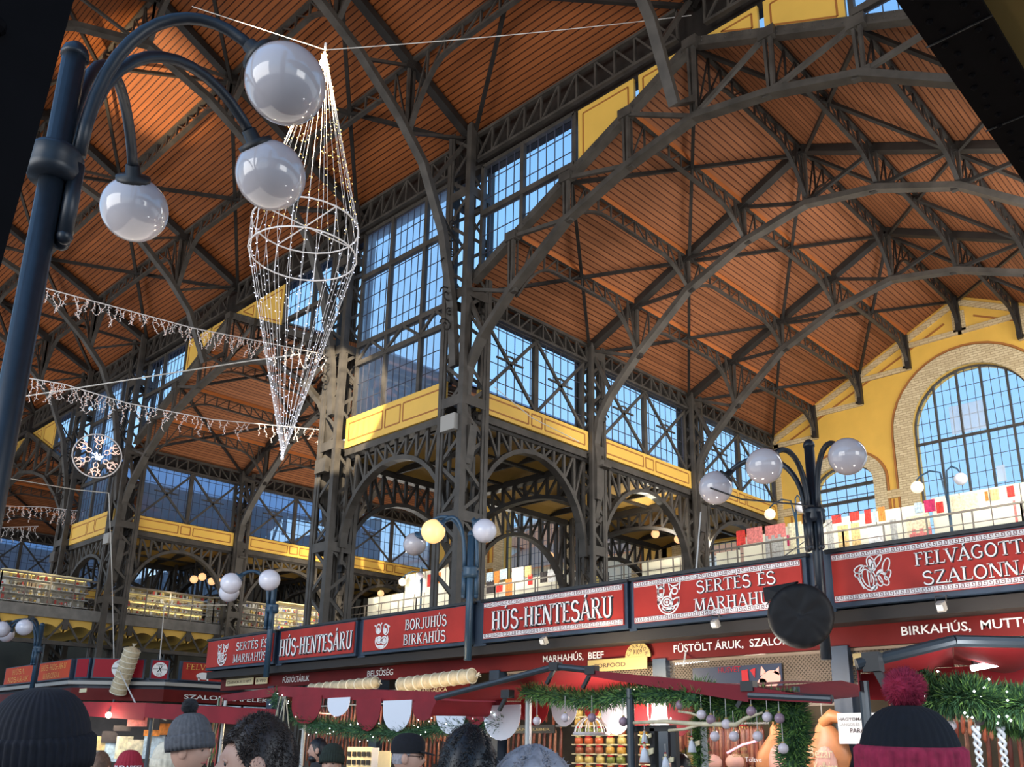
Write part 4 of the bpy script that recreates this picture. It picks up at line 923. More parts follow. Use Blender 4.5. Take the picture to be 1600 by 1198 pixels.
t, P, L = signbox((-12.05, -3.3), (-10.0, -3.3), SIGNO, 'orange red sign with two lines of gold letters left of the corner'); serif('HÚS-HÚS-ÁRU', P, .2, 3.48, 1.6, .13, t, LETG, False); serif('BARONÁL', P, .4, 3.28, 1.1, .13, t, LETG, False)
t, P, L = signbox((-9.85, -3.25), (-9.42, -3.1), SIGN3, 'narrow plain crimson panel at the corner stall')
def badge(P, cx, cz, r, t, txt):
    q = MB(); nd = P(0, 0, 1)-P(0, 0, 0); q.prism([P(cx+r*math.cos(2*A_*i/24), cz+r*math.sin(2*A_*i/24), .002) for i in range(24)], nd*.006); q.build('badge', LETW, t)
    q = MB()
    for s in (1, -1):
        q.bar(P(cx-r*.95, cz+s*.012, .012), P(cx-r*.2, cz+s*.012, .012), .008, .004, nd); q.bar(P(cx+r*.2, cz+s*.012, .012), P(cx+r*.95, cz+s*.012, .012), .008, .004, nd)
    for a in (60, 110, 230, 300): q.bar(P(cx, cz, .012), P(cx+r*.5*math.cos(math.radians(a)), cz+r*.5*math.sin(math.radians(a)), .012), .02, .004, nd)
    q.build('badge_lines', LETK, t); sans(txt[0], 'lettering', P, cx-r*.55, cz+r*.55, r*1.1, r*.25, LETK, t, .01); sans(txt[1], 'lettering', P, cx-r*.35, cz-r*.8, r*.7, r*.25, LETK, t, .01)
t, P, L = signbox((-9.38, -3.05), (-8.68, -2.1), SIGN3, 'crimson chamfered sign with the larger round white badge'); badge(P, L*.55, 3.46, .21, t, ('SZABÓ', 'KFT.'))
t, P, L = signbox((-8.62, -2.0), (-8.45, -1.6), SIGN3, 'crimson sign with the smaller round white badge beside the giant salami'); badge(P, L*.5, 3.46, .17, t, ('SZABÓ', 'KFT.'))
t, P, L = signbox((-8.38, -1.35), (-8.38, 2.0), SIGN, 'red sign with gold FELVÁGOTTAK, VÖRÖSÁRUK and a white pig'); serif('FELVÁGOTTAK, FÜSTÖLT', P, .12, 3.5, 2.6, .13, t, LETG, False); serif('VÖRÖSÁRUK', P, 1.2, 3.28, 1.2, .13, t, LETG, False)
linework(P, [], t, LETW, .01, 'pig_silhouette', fills=[ell(.6, 3.36, .2, .085)[:-1], [(.75, 3.4), (.86, 3.38), (.87, 3.33), (.76, 3.32)], [(.45, 3.32), (.5, 3.32), (.5, 3.25), (.46, 3.25)], [(.68, 3.32), (.73, 3.32), (.73, 3.25), (.69, 3.25)]])
ks = thing('corner_stall', 'dark blue corner stall island with chamfered front on the left', 'stall', (-11, -2, 0))
def ring(off, z0, z1, m, name):
    q = MB(); pp = [(-15.5, -3.3-off), (-9.75-off*.1, -3.3-off), (-8.4+off, -1.7-off*.4), (-8.38+off, 2.3), (-15.5, 2.3)]
    q.prism([V((x, y, z0)) for x, y in pp], (0, 0, z1-z0)); return q.build(name, m, ks)
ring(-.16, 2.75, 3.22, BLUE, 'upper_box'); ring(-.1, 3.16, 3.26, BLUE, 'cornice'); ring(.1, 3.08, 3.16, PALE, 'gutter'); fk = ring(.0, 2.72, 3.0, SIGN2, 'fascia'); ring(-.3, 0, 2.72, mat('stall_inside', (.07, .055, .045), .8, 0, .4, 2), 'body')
Pk = PXp(-8.37); sans('SZALONNAFÉLÉK', 'lettering', Pk, -1.2, 2.8, 2.3, .13, LETW, fk, bold=.012); Pk2 = PY(-3.31); sans('ELEMÓZSIA', 'lettering', Pk2, -10.9, 2.8, .7, .11, LETG, fk)
plate('number_plate', (125, 1082), (136, 1075), -3.36, CREAM, 'small cream number plate on the corner stall fascia', 'sign')
for i, (y0, y1) in enumerate(((-1.2, .3), (.4, 1.3))):
    tag(MB().box2((-8.36, y0, 2.3), (-8.3, y1, 2.68)).build('swirl_panel', mat('pale_blue_board', (.45, .60, .70), .5, 0, .35, 5)), 'pale blue swirl patterned board under the SZALONNAFÉLÉK fascia, %s one' % ('longer', 'shorter')[i], 'board', 'pale blue boards of the corner stall')
salami(AD(183, 1085, 21.5), AD(208, 1012, 21.5), .19, 'tall beige giant salami leaning against the corner stall between the badges')
# ---------------------------------------------------------------- globe lamps
def globe_lamp(base, z0, zc, ztop, globes, label, r=.2, mats=None, body=None, pr=.054, name='globe_lamp', group='cast lamps with opal globes'):
    body = body or LAMP; bx_, by = base; t = thing(name, label, 'lamp', (bx_, by, z0), group)
    m = MB(); m.tube([(bx_, by, z0), (bx_, by, ztop-.03)], pr, 14); m.build('pole', body, t, True)
    m = MB(); m.lathe([(0, ztop-.06), (pr*1.15, ztop-.05), (pr*1.15, ztop-.03), (pr, ztop), (pr*.5, ztop+.03), (0, ztop+.035)], (bx_, by, 0), 14); m.build('finial', body, t, True)
    k = pr/.054
    m = MB(); m.lathe([(0, zc-.1*k), (.10*k, zc-.1*k), (.115*k, zc-.05*k), (.105*k, zc), (.118*k, zc+.03*k), (.10*k, zc+.06*k), (0, zc+.065*k)], (bx_, by, 0), 18); m.build('collar', body, t, True)
    for i, g in enumerate(globes):
        g = V(g); o = V((g.x-bx_, g.y-by, 0)); R = o.length; o /= R; b0 = V((bx_, by, 0))+o*pr*1.7
        capd = (-o*.72+V((0, 0, .7))).normalized(); e_ = g+capd*(r+.03)
        p0 = b0+V((0, 0, zc+.05)); p1 = b0+V((0, 0, max(g.z, zc)+.20*R+.05)); p2 = e_+capd*.42*R; L = []
        for j in range(15):
            q = j/14; L.append(p0*(1-q)**3+p1*3*q*(1-q)**2+p2*3*q*q*(1-q)+e_*q**3)
        a = MB(); a.tube(L, .030*k, 10); arm = a.build('arm', body, t, True)
        a = MB(); a.tube([b0+V((0, 0, zc)), b0+V((0, 0, zc-.36*k))], .034*k, 10); a.sph(b0+V((0, 0, zc-.37*k)), .036*k, 10, 6); a.build('arm_tail', body, t, True)
        a = MB(); a.lathe([(0, -.02), (r*.5, -.02), (r*.5, .02), (r*.22, .03), (r*.2, .09), (0, .09)], g+capd*(r*.9), 16, capd); a.build('globe_cap', BLK if body is LAMP else body, t, True)
        a = MB(); a.sph(g, r, 28, 18); a.build('globe', (mats or {}).get(i, MILK), t, True)
    return t
globe_lamp((9.29, -10.9), 0, 4.24, 4.86, [AZ(446, 131, 4.9), AZ(423, 274, 4.9), AZ(210, 327, 4.9)], 'nearest globe lamp with three opal globes at the upper left', .2)
def zpt(l, z): return [AZ(x, y, z) for x, y in l]
globe_lamp((9.07, -3.12), 2.6, 4.12, 4.92, [AD(1118, 762, 10.21), AD(1194, 728, 9.42), AD(1324, 713, 9.12)], 'three-globe lamp between MARHAHÚS and FELVÁGOTTAK signs', .187)
globe_lamp((3.66, -3.05), 2.9, 4.18, 4.75, zpt([(757, 829), (677, 830), (648, 850)], 4.78), 'three-globe lamp with one lit amber globe', .18, {1: LITG, 0: MILKW}, LAMPB)
globe_lamp((-1.64, -3.05), 2.9, 4.15, 4.7, zpt([(421, 906), (361, 911), (358, 925)], 4.55), 'three-globe lamp with blue post above the left HÚS-HENTESÁRU sign', .19, {0: MILKW, 1: MILKW, 2: MILKW}, LAMPB)
globe_lamp((-11.0, -3.75), 2.9, 3.95, 4.55, zpt([(38, 980), (3, 983), (10, 991)], 4.36), 'distant three-globe lamp with blue post at the left edge', .19, {0: MILKW, 1: MILKW, 2: MILKW}, LAMPB)
# black sheeted loudspeaker on the right lamp
p = AY(1251, 962, -3.45); t = thing('covered_loudspeaker', 'round loudspeaker wrapped in black plastic sheet on the lamp post', 'loudspeaker', p)
m = MB(); ax = (CC-p).normalized(); m.lathe([(0, -.16), (.25, -.15), (.31, -.08), (.325, 0), (.32, .05), (.30, .075), (.27, .085), (.22, .088), (.16, .09), (.1, .091), (.05, .092), (0, .092)], p, 72, ax)
m.v = [tuple(V(q)+ax*(.003*math.sin(6*math.atan2(V(q).z-p.z, (V(q)-p).dot(CR))+9*(V(q)-p).length)+.005*math.sin(31*q[2]+23*q[0]+5*math.sin(17*q[0])))*min(1, (V(q)-p).length/.15)) for q in m.v]; m.build('sheet', BLACKF, t, True)
m = MB(); q0 = AY(1192, 918, -3.5); q1 = AY(1245, 908, -3.45); m.prism([q0, AY(1195, 940, -3.5), AY(1222, 928, -3.5), q1], (0, .05, .0)); m.build('sheet_flap', BLACKF, t)
MB().bar(p+V((0, .1, .2)), (9.07, -3.12, p.z+.35), .04).build('bracket', LAMP, t)
# ---------------------------------------------------------------- end gallery (floor, railing, trader boards, hung textiles)
struct(MB().box2((-16.4, 8.75, 5.6), (12.3, YE, 5.85)).build('floor', mat('gallery_deck', (.30, .24, .16), .7)))
RAIL = mat('rail_iron', (.16, .135, .11), .5)
def railing(P, u0, u1, z0, z1, label, group, step=.9, ornament=False):
    t = thing('railing', label, 'railing', P((u0+u1)/2, z0), group); nd = P(0, 0, 1)-P(0, 0, 0)
    n = max(1, round((u1-u0)/step)); L = u1-u0
    m = MB(); m.bar(P(u0, z1), P(u1, z1), .05, .04); m.build('top_rail', RAIL, t)
    m = MB()
    for f in (.08, .4, .72): m.bar(P(u0, z0+(z1-z0)*f), P(u1, z0+(z1-z0)*f), .02, .02)
    m.build('mid_rail', RAIL, t); m = MB()
    for i in range(n+1): m.bar(P(u0+L*i/n, z0), P(u0+L*i/n, z1), .035, .03, nd)
    m.build('post', RAIL, t) if n < 2 else m.build('post_row', RAIL, t)
    m = MB()
    for i in range(n):
        a = u0+L*(i+.5)/n; h = z1-z0
        if ornament:
            for k, (du, dv, r) in enumerate(((-.2, .3, .13), (.2, .3, .13), (0, .55, .1))): m.tube([P(a+du+r*(1-.75*q/14)*math.cos(.45*q), z0+h*dv+r*(1-.75*q/14)*math.sin(.45*q)) for q in range(15)], .009, 4)
            for q in range(-3, 4): m.bar(P(a+q*step/7, z0+.02), P(a+q*step/7, z0+h*.18), .01, .01, nd)
        else:
            m.bar(P(a-.12, z0+h*.08), P(a, z0+h*.3), .014, .014, nd); m.bar(P(a+.12, z0+h*.08), P(a, z0+h*.3), .014, .014, nd); m.bar(P(a, z0+h*.3), P(a, z0+h*.4), .014, .014, nd)
    m.build('ornament', RAIL, t); return t
PG = PY(8.85)
for i, (u0, u1) in enumerate(((-16, -12), (-12, -8), (-8, -4.4), (-4.4, -.1), (.1, 4), (4, 8), (8, 12))):
    railing(PG, u0, u1, 5.85, 6.85, 'iron gallery railing along the end wall, %s section from the left' % ORD(i), 'end gallery railings')
IVORY = mat('ivory_board', (.80, .76, .60), .6, 0, .04, 2)
IVG = mat('pale_green_board', (.66, .70, .58), .6)
def rb(): return random.random()
def backboard(u0, u1, z1, y, label, m=IVORY):
    t = thing('stall_board', label, 'board', ((u0+u1)/2, y, 5.85), 'trader boards behind the gallery railing'); MB().box2((u0, y, 5.85), (u1, y+.06, z1)).build('board', m, t)
    b = MB()
    for i in range(1, max(2, round((u1-u0)/.62))): x = u0+(u1-u0)*i/max(2, round((u1-u0)/.62)); b.box2((x-.012, y-.012, 5.85), (x+.012, y, z1))
    b.build('batten', RAIL, t); return t
backboard(-15.3, -13.2, 7.2, 9.2, 'ivory trader board at the left end of the end gallery'); backboard(-13.1, -10.3, 7.85, 9.2, 'taller ivory trader board left of the nearest corner column')
backboard(-2.25, -.25, 6.95, 9.15, 'plain ivory board between the two slim columns', IVORY); backboard(.25, .95, 6.85, 9.15, 'plain ivory board right of the second slim column', IVORY)
backboard(1.0, 2.15, 7.2, 9.3, 'ivory board with red and rose cloths left of the lamp pole'); backboard(2.2, 5.9, 7.3, 9.3, 'ivory board with hung textiles below the small arched window'); backboard(6.0, 9.2, 7.4, 9.3, 'ivory board with hung textiles below the big arched window')
backboard(-4.3, -2.35, 6.5, 9.5, 'pale counter board with glassware left of the plain ivory board', IVG)
backboard(-9.4, -4.6, 7.0, 9.2, 'trader board full of souvenirs right of the nearest corner column')
CL = [mat('cloth_%s' % n, c, .85, 0, .35, 18) for n, c in (('red', (.62, .04, .03)), ('rose', (.72, .22, .2)), ('magenta', (.55, .03, .12)), ('cream', (.80, .70, .48)), ('ecru', (.74, .64, .44)), ('sand', (.72, .50, .22)), ('pale_blue', (.50, .62, .70)), ('white', (.8, .8, .78)), ('grey', (.42, .42, .40)), ('orange', (.75, .25, .05)), ('dark', (.05, .04, .04)))]
CLN = ['red', 'rose', 'magenta', 'cream', 'ecru', 'sand coloured', 'pale blue', 'white', 'grey', 'orange', 'dark']
def cloth(u0, u1, z0, z1, y, ci, label):
    b = MB(); n = 6
    v = [(u0+(u1-u0)*i/n, y-.012*(i % 2), z) for z in (z0, z1) for i in range(n+1)]; b.add(v, [(i, i+1, n+2+i, n+1+i) for i in range(n)]); b.add([(a, c+.008, d) for a, c, d in v], [(n+1+i, n+2+i, i+1, i) for i in range(n)])
    return tag(b.build('hanging_cloth', CL[ci]), label, 'textile', 'textiles hung on the end gallery')
def pc(x0, y0, x1, y1, ci, lab, Y=9.285):
    a, b = AY(x0, y0, Y), AY(x1, y1, Y); cloth(min(a.x, b.x), max(a.x, b.x), min(a.z, b.z), max(a.z, b.z), Y, ci, lab)
pc(1150, 830, 1165, 850, 0, 'red embroidered cloth at the left end of the hung textiles'); pc(1166, 826, 1192, 846, 1, 'rose patterned cloth beside the leftmost red cloth'); pc(1195, 822, 1228, 838, 1, 'rose and white runner under the small lamp')
pc(1195, 838, 1225, 868, 8, 'grey folded cloth hung low beside the rose runner'); pc(1230, 818, 1256, 868, 3, 'long cream cloth left of the lamp pole'); pc(1229, 836, 1236, 852, 2, 'narrow magenta ribbon left of the lamp pole'); pc(1290, 812, 1305, 866, 8, 'grey striped cloth right of the lamp pole')
pc(1299, 806, 1315, 816, 0, 'small red cloth high beside the lamp pole'); pc(1327, 801, 1343, 812, 0, 'small red cloth below the small arched window'); pc(1308, 822, 1328, 858, 5, 'sand coloured cloth below the small red cloths'); pc(1329, 818, 1346, 856, 5, 'striped sand cloth beside the other sand cloth')
pc(1350, 797, 1362, 817, 0, 'red cloth of the red, blue and orange trio'); pc(1364, 796, 1370, 815, 6, 'pale blue cloth of the trio'); pc(1371, 793, 1384, 813, 9, 'orange cloth of the trio'); pc(1390, 812, 1404, 848, 8, 'grey checked cloth left of the white post'); pc(1355, 822, 1385, 850, 7, 'white cloth below the trio')
pc(1428, 786, 1442, 800, 6, 'white and blue cloth left of the magenta shawl'); pc(1443, 782, 1462, 798, 2, 'magenta lace shawl below the big window'); pc(1462, 785, 1475, 800, 0, 'bright red shawl end beside the magenta lace'); pc(1415, 808, 1455, 830, 4, 'ecru tablecloth hung low below the magenta shawl'); pc(1420, 828, 1458, 848, 1, 'rose patterned tablecloth at the bottom of the display')
pc(1485, 776, 1530, 794, 4, 'long ecru cloth below the big window'); pc(1538, 768, 1545, 782, 9, 'orange cloth beside the long ecru cloth'); pc(1546, 765, 1562, 780, 5, 'golden cloth below the big window'); pc(1572, 760, 1586, 775, 0, 'red and white cloth near the right edge'); pc(1582, 782, 1592, 822, 1, 'red and white striped ribbon at the right edge'); pc(1592, 766, 1600, 820, 8, 'green grey cloth cut by the right edge')
def pcs(x0, y0, x1, y1, ci, lab): pc(x0, y0, x1, y1, ci, lab, 9.185)
pcs(668, 898, 680, 915, 0, 'red cloth on the taller trader board'); pcs(682, 895, 688, 911, 9, 'orange cloth on the taller trader board'); pcs(640, 908, 665, 925, 7, 'white shirt on the taller trader board')
pcs(760, 895, 770, 908, 6, 'pale green shirt beside the lit lamp post'); pcs(781, 890, 792, 904, 6, 'pale blue shirt beside the lit lamp post'); pcs(772, 893, 780, 910, 9, 'orange scarf beside the pale blue shirt'); pcs(775, 914, 785, 924, 0, 'round red cushion on the souvenir board'); pcs(790, 905, 800, 930, 9, 'orange and red dress on the souvenir board'); pcs(820, 885, 830, 900, 5, 'golden bag on the souvenir board'); pcs(825, 898, 832, 913, 0, 'red strap on the souvenir board'); pcs(844, 894, 854, 909, 10, 'black bag on the souvenir board'); pcs(856, 890, 868, 908, 7, 'white blouse beside the black bag'); pcs(800, 888, 818, 908, 7, 'white apron on the souvenir board'); pcs(870, 892, 884, 918, 4, 'embroidered ecru cloth beside the slim column'); pcs(760, 908, 772, 926, 10, 'dark jar of spoons on the souvenir board')
# glassware on the left counter
GLW = mat('glassware', (.75, .80, .80), .15)
for z in (6.08, 6.36): tag(MB().box2((-4.3, 9.3, z-.03), (-2.35, 9.5, z)).build('glass_shelf', PALE), '%s shelf carrying glass jars on the gallery counter' % ('lower' if z < 6.2 else 'upper'), 'shelf')
for i in range(24):
    u = -4.2+1.7*(i % 12)/11; z = 6.08+.28*(i//12); m = MB(); m.lathe([(0, 0), (.05, .0), (.06, .1), (.03, .15), (.03, .2), (0, .2)], (u, 9.4, z), 8)
    tag(m.build('glass_jar', GLW), 'small pale glass jar on the lit counter of the end gallery', 'jar', 'glass jars on the gallery counter')
neon((-4.25, 9.32, 6.46), (-2.4, 9.32, 6.46), WHITELED, 'white tube light above the glassware counter of the gallery', .02)
# small two-globe gallery lamps
def small_lamp(px, y, g1, g2, label, m1=LITP, pb=None):
    p = AY(*px, y); t = thing('gallery_lamp', label, 'lamp', (p.x, p.y, 5.85), 'two-globe gallery lamps'); q = MB(); q.tube([(p.x, p.y, 5.85), (p.x, p.y, p.z)], .035, 8); q.build('pole', pb or LAMPB, t, True)
    for g, mm in ((g1, m1), (g2, MILKW if m1 is LITP else m1)):
        c = AY(*g, y); a = MB(); pk = max(c.z+.28, p.z); L = [V((p.x, p.y, p.z-.3)), V((p.x+(c.x-p.x)*.15, p.y, pk-.03)), V((p.x+(c.x-p.x)*.5, p.y, pk+.05)), V((p.x+(c.x-p.x)*.85, p.y, pk-.03)), V((c.x, p.y, c.z+.16))]; a.tube(L, .022, 6); a.build('arm', LAMPB, t, True)
        b = MB(); b.sph(c, .145, 16, 10); b.build('globe', mm, t, True)
small_lamp((1480, 772), 8.95, (1433, 761), (1501, 748), 'two-globe gallery lamp before the big arched window'); small_lamp((1243, 800), 8.95, (1203, 803), (1252, 792), 'two-globe gallery lamp left of the small arched window'); small_lamp((659, 905), 8.95, (629, 909), (656, 900), 'two-globe gallery lamp on the taller trader board', LITP)
LITO = mat('amber_globe', (.8, .5, .25), .3, emit=(1, .55, .25), es=.9)
def pend(x, y, Y, label, r=.13, zt=8.4):
    c = AY(x, y, Y); t = thing('amber_globe_lamp', label, 'lamp', c, 'amber globe lamps under the low vaults'); MB().sph(c, r, 14, 10).build('globe', LITO, t, True); MB().tube([c+V((0, 0, r if zt > c.z else -r)), (c.x, c.y, zt)], .015, 6).build('stem', STEELD, t)
for i, (x, y, Y, l) in enumerate(((1024, 834, 10.4, 'amber globe lamp left of the pair under the nearest low vault'), (1060, 842, 10.4, 'amber globe lamp of the pair beside the slim column, left one'), (1063, 827, 9.4, 'amber globe lamp of the pair beside the slim column, upper one'), (595, 927, 10, 'amber globe lamp low between the two nearest corner columns'), (860, 868, 11.5, 'amber globe lamp before the window under the vault'))): pend(x, y, Y, l, zt=8.4 if i < 3 else 5.85)
def pend2(x, y, X, label):
    c = AX(x, y, X); t = thing('amber_globe_lamp', label, 'lamp', c, 'amber globe lamps under the far vault'); MB().sph(c, .14, 14, 10).build('globe', LITO, t, True); MB().tube([c+V((0, 0, .14)), (c.x, c.y, 8.4)], .015, 6).build('stem', STEELD, t)
for x, y, l in ((303, 905, 'leftmost'), (316, 901, 'second from the left'), (331, 908, 'third from the left'), (344, 903, 'rightmost')): pend2(x, y, -17.6, 'amber globe lamp far left under the vault, %s of four' % l)
# ---------------------------------------------------------------- bridge gallery crossing the nave behind the second transept's corner
XB = -16.55
PB = PXp(XB)
bt = thing('gallery_bridge', 'steel gallery bridge crossing the nave at the far left', 'bridge', (XB-2, 0, 4.7))
MB().box2((XB-4.1, -11.5, 5.62), (XB-.02, 8.7, 5.74)).build('deck', STEEL, bt)
m = MB(); m.box2((XB-.1, -11.5, 5.42), (XB, 8.7, 5.76)); m.build('fascia_beam', mat('bridge_steel', (.19, .175, .155), .6, 0, .25, 4), bt)
m = MB(); m.box2((XB-.16, -11.5, 4.62), (XB+.02, 8.7, 4.74)); m.build('bottom_chord', STEEL, bt)
y = -11.2; m = MB(); k = 0
while y < 8.2:
    m.bar(PB(y, 5.42, -.04), PB(y+.5, 4.72, -.04), .06, .04, (1, 0, 0)); m.bar(PB(y+1.0, 5.42, -.04), PB(y+.5, 4.72, -.04), .06, .04, (1, 0, 0)); m.bar(PB(y, 5.42, -.04), PB(y, 5.1, -.04), .16, .05, (1, 0, 0)); y += 1.0
m.build('web_lattice', STEEL, bt); m = MB(); y = -11.2
while y < 8.2:
    n = 8; p_ = [(y+.03+.94*i/n, 5.02+.22*math.sin(A_*i/n)) for i in range(n+1)]
    for i in range(n): m.quad((XB-.12, p_[i][0], p_[i][1]), (XB-.12, p_[i+1][0], p_[i+1][1]), (XB-4, p_[i+1][0], p_[i+1][1]), (XB-4, p_[i][0], p_[i][1]))
    m.prism([(XB-.14, a, b) for a, b in p_]+[(XB-.14, y+.97, 5.42), (XB-.14, y+.03, 5.42)], (.02, 0, 0)); y += 1.0
m.build('vault_cells', YELP, bt)
for i, (u0, u1) in enumerate(((-11.4, -6.4), (-6.4, -3.2), (-3.2, -.4), (.4, 3.6), (3.6, 8.6))):
    railing(PXp(XB-.03), u0, u1, 5.76, 6.66, 'ornamental iron railing of the far bridge gallery, %s section from the left' % ORD(i), 'bridge railings', .8, True)
GOODS = [mat('goods_%s' % n, c, .4) for n, c in (('cream', (.62, .56, .42)), ('gold', (.62, .42, .10)), ('white', (.7, .7, .68)), ('brown', (.2, .12, .06)), ('blue', (.12, .16, .4)), ('red', (.45, .05, .04)), ('grey', (.3, .3, .28)))]
GLOW = mat('shelf_light', (1, .9, .5), .4, emit=(1, .76, .25), es=1.6)
CASE = mat('case_glass_back', (.42, .39, .32), .4, 0, .2, 6)
for i, (u0, u1, zt) in enumerate(((-9.5, -6.3, 6.7), (-6.2, -3.6, 6.75), (-3.1, -.5, 6.78), (.55, 3.55, 6.72), (3.7, 6.2, 6.75), (6.3, 8.6, 6.9))):
    t = thing('display_case', 'glazed souvenir case with lit shelves on the far bridge, %s from the left' % ORD(i), 'display case', (XB-.5, (u0+u1)/2, 5.76), 'souvenir cases on the far bridge')
    MB().box2((XB-.75, u0, 5.76), (XB-.7, u1, zt)).build('back', CASE, t)
    m = MB(); m.box2((XB-.75, u0, zt-.04), (XB-.3, u1, zt)); m.build('top', CREAM, t)
    for s in range(4): 
        z = 5.85+s*.23; MB().box2((XB-.7, u0, z), (XB-.35, u1, z+.015)).build('shelf', GOODS[2], t)
        if i % 2 == 1 or s == 3: MB().box2((XB-.69, u0+.05, z+.19), (XB-.66, u1-.05, z+.205)).build('shelf_light', GLOW, t)
    for gi, gm in enumerate(GOODS):
        if gi == 4 and i < 4: continue
        m = MB()
        for q in range(26):
            a = u0+.05+(u1-u0-.1)*rb(); z = 5.866+random.randrange(4)*.23; w_, h = .03+.05*rb(), .05+.12*rb(); m.box((XB-.45-.15*rb(), a, z+h/2), (w_, w_, h))
        o = m.build('souvenirs', gm, t); o['kind'] = 'stuff'
# ---------------------------------------------------------------- hanging light cone
ct = AD(508, 78, 13.6); t = thing('light_cone', 'tall hanging double cone of fairy light strings', 'light decoration', ct, None)
d0 = 13.6
def ringc(px, py, d): return AD(px, py, d)
cen = AD(476, 375, d0); bot = AD(441, 716, d0); top = AD(508, 78, d0)
ax = V((0, 0, 1)); cen = V((top.x*.5+bot.x*.5, top.y*.5+bot.y*.5, AD(476, 372, d0).z)); Rr = .78
cen = V((AD(476, 372, d0).x, AD(476, 372, d0).y, AD(476, 372, d0).z))
NS = 24; tilt = V((0, 0, 0))
def rp(i, dz=0, f=1): a = 2*A_*i/NS; return cen+V((math.cos(a)*Rr*f, math.sin(a)*Rr*f, dz))
m = MB(); m.tube([rp(i, .2) for i in range(NS)], .012, 6, True); m.tube([rp(i, -.28) for i in range(NS)], .012, 6, True)
for i in range(0, NS, 3): m.tube([rp(i, .2), rp(i, -.28)], .008, 5)
for i in (0, 6, 12, 18): m.tube([rp(i, .2), cen+V((0, 0, .2))], .01, 5)
m.build('ring_frame', WIRE, t)
for i in range(NS):
    L = [top+(rp(i, .2)-top)*(j/10)+V((0, 0, 0)) for j in range(11)]+[rp(i, -.28)]+[rp(i, -.28)+(bot-rp(i, -.28))*(j/10) for j in range(1, 11)]
    s = MB().tube(L, .0028, 4).build('light_string', WIRE, t)
    w_ = MB(); c_ = MB(); n = len(L)
    for j in range(34):
        f = (j+rb())/34*(n-1); k = min(int(f), n-2); p = L[k]+(L[k+1]-L[k])*(f-k); p = p+V((random.uniform(-.025, .025), random.uniform(-.025, .025), 0))
        (w_ if f < 9.5 else c_).octa(p, .009)
    o = w_.build('warm_bulbs', WARM, s); o['kind'] = 'stuff'; o = c_.build('cool_bulbs', COOL, s); o['kind'] = 'stuff'
m = MB(); m.tube([top, top+V((0, 0, .12))], .02, 6); m.sph(bot, .03, 8, 6); m.build('cap', WIRE, t)
def cable(pp, label, r=.008, m_=None, n=20, sag=0, name='cable', group=None):
    L = []
    for a, b in zip(pp, pp[1:]):
        a, b = V(a), V(b)
        for i in range(n): q = i/n; L.append(a+(b-a)*q-V((0, 0, sag*4*q*(1-q))))
    L.append(V(pp[-1])); return tag(MB().tube(L, r, 5).build(name, m_ or WIREC), label, 'cable', group)
cable([top, AY(1080, 24, -.3)], 'thin pale wire from the light cone to the nearest gable apex', .007, sag=.05)
cable([top, AD(300, 10, 12.5)], 'thin pale wire from the light cone up to the left', .006)
# ---------------------------------------------------------------- icicle lights across the nave
def icicles(pp, label, m_=ROSE, dens=9, drop=.32):
    t = thing('icicle_lights', label, 'light decoration', pp[0], 'icicle light strings'); L = []
    for a, b in zip(pp, pp[1:]):
        for i in range(12): q = i/12; L.append(V(a)+(V(b)-V(a))*q)
    L.append(V(pp[-1])); MB().tube(L, .012, 5).build('main_cord', WIRE, t); m = MB(); bl = MB(); tot = sum((L[i+1]-L[i]).length for i in range(len(L)-1)); n = int(tot*dens)
    for k in range(n):
        f = (k+rb()*.7)/n*(len(L)-1); i = min(int(f), len(L)-2); p = L[i]+(L[i+1]-L[i])*(f-i); h = drop*random.choice((.4, .7, 1, 1.25)); q = [p]
        while h > 0: q.append(q[-1]+V((random.uniform(-.03, .03), random.uniform(-.045, .045), -.055))); h -= .055; 
        m.tube(q, .006, 4)
        for z in q[1:]: bl.octa(z+V((random.uniform(-.03, .03), random.uniform(-.03, .03), 0)), .009); m.tube([z, z+V((random.uniform(-.04, .04), random.uniform(-.05, .05), -.02))], .005, 3)
    o = m.build('drops', WIRE, t); o['kind'] = 'stuff'; o = bl.build('bulbs', m_, t); o['kind'] = 'stuff'
icicles([AX(48, 444, -4.7), AX(200, 485, -4.7), AX(300, 512, -4.7), AX(400, 532, -4.7), AX(565, 565, -4.7)], 'upper string of icicle lights ending at the second corner column')
icicles([AX(18, 586, -5.2), AX(100, 600, -5.2), AX(200, 630, -5.2), AX(330, 655, -5.2), AX(508, 672, -5.2)], 'lower string of icicle lights ending at the second corner column')
icicles([AX(0, 790, -20.4), AX(70, 792, -20.4), AX(140, 800, -20.4)], 'distant string of icicle lights at the far left, upper one', drop=.4)
icicles([AX(0, 824, -24), AX(60, 822, -24)], 'distant string of icicle lights at the far left, lower one', WIRE, drop=.4)
cable([AX(0, 625, -8), AX(380, 565, -6), AX(470, 553, -4.8)], 'pale cable stretched from the left towards the second corner column', .016, sag=.0)
cable([AX(0, 745, -14), AX(120, 765, -16), AX(170, 770, -16.3)], 'white cable at the far left under the snowflake', .016)
cable([AX(170, 770, -15.9), AX(175, 900, -15.9), AX(178, 1030, -12), AD(215, 1105, 15), AD(260, 1125, 14)], 'white cable running down the far corner column to the stalls', .013)
cable([AX(257, 945, -16.2), AX(245, 1085, -12)], 'short white cable hanging from the far bridge railing', .018, name='cable'); cable([AX(257, 945, -16.2), AX(385, 945, -16.2)], 'white cable along the far bridge railing', .012)
cable([AY(1095, 800, 0), AY(1083, 950, -2.0), AY(1068, 1040, -2.6)], 'pale rope hanging before the MARHAHÚS sign', .012); cable([AD(1110, 762, 10), AD(1160, 780, 9.7), AD(1272, 790, 9.4)], 'black cable slung from the right lamp to its globe', .01, BLK)
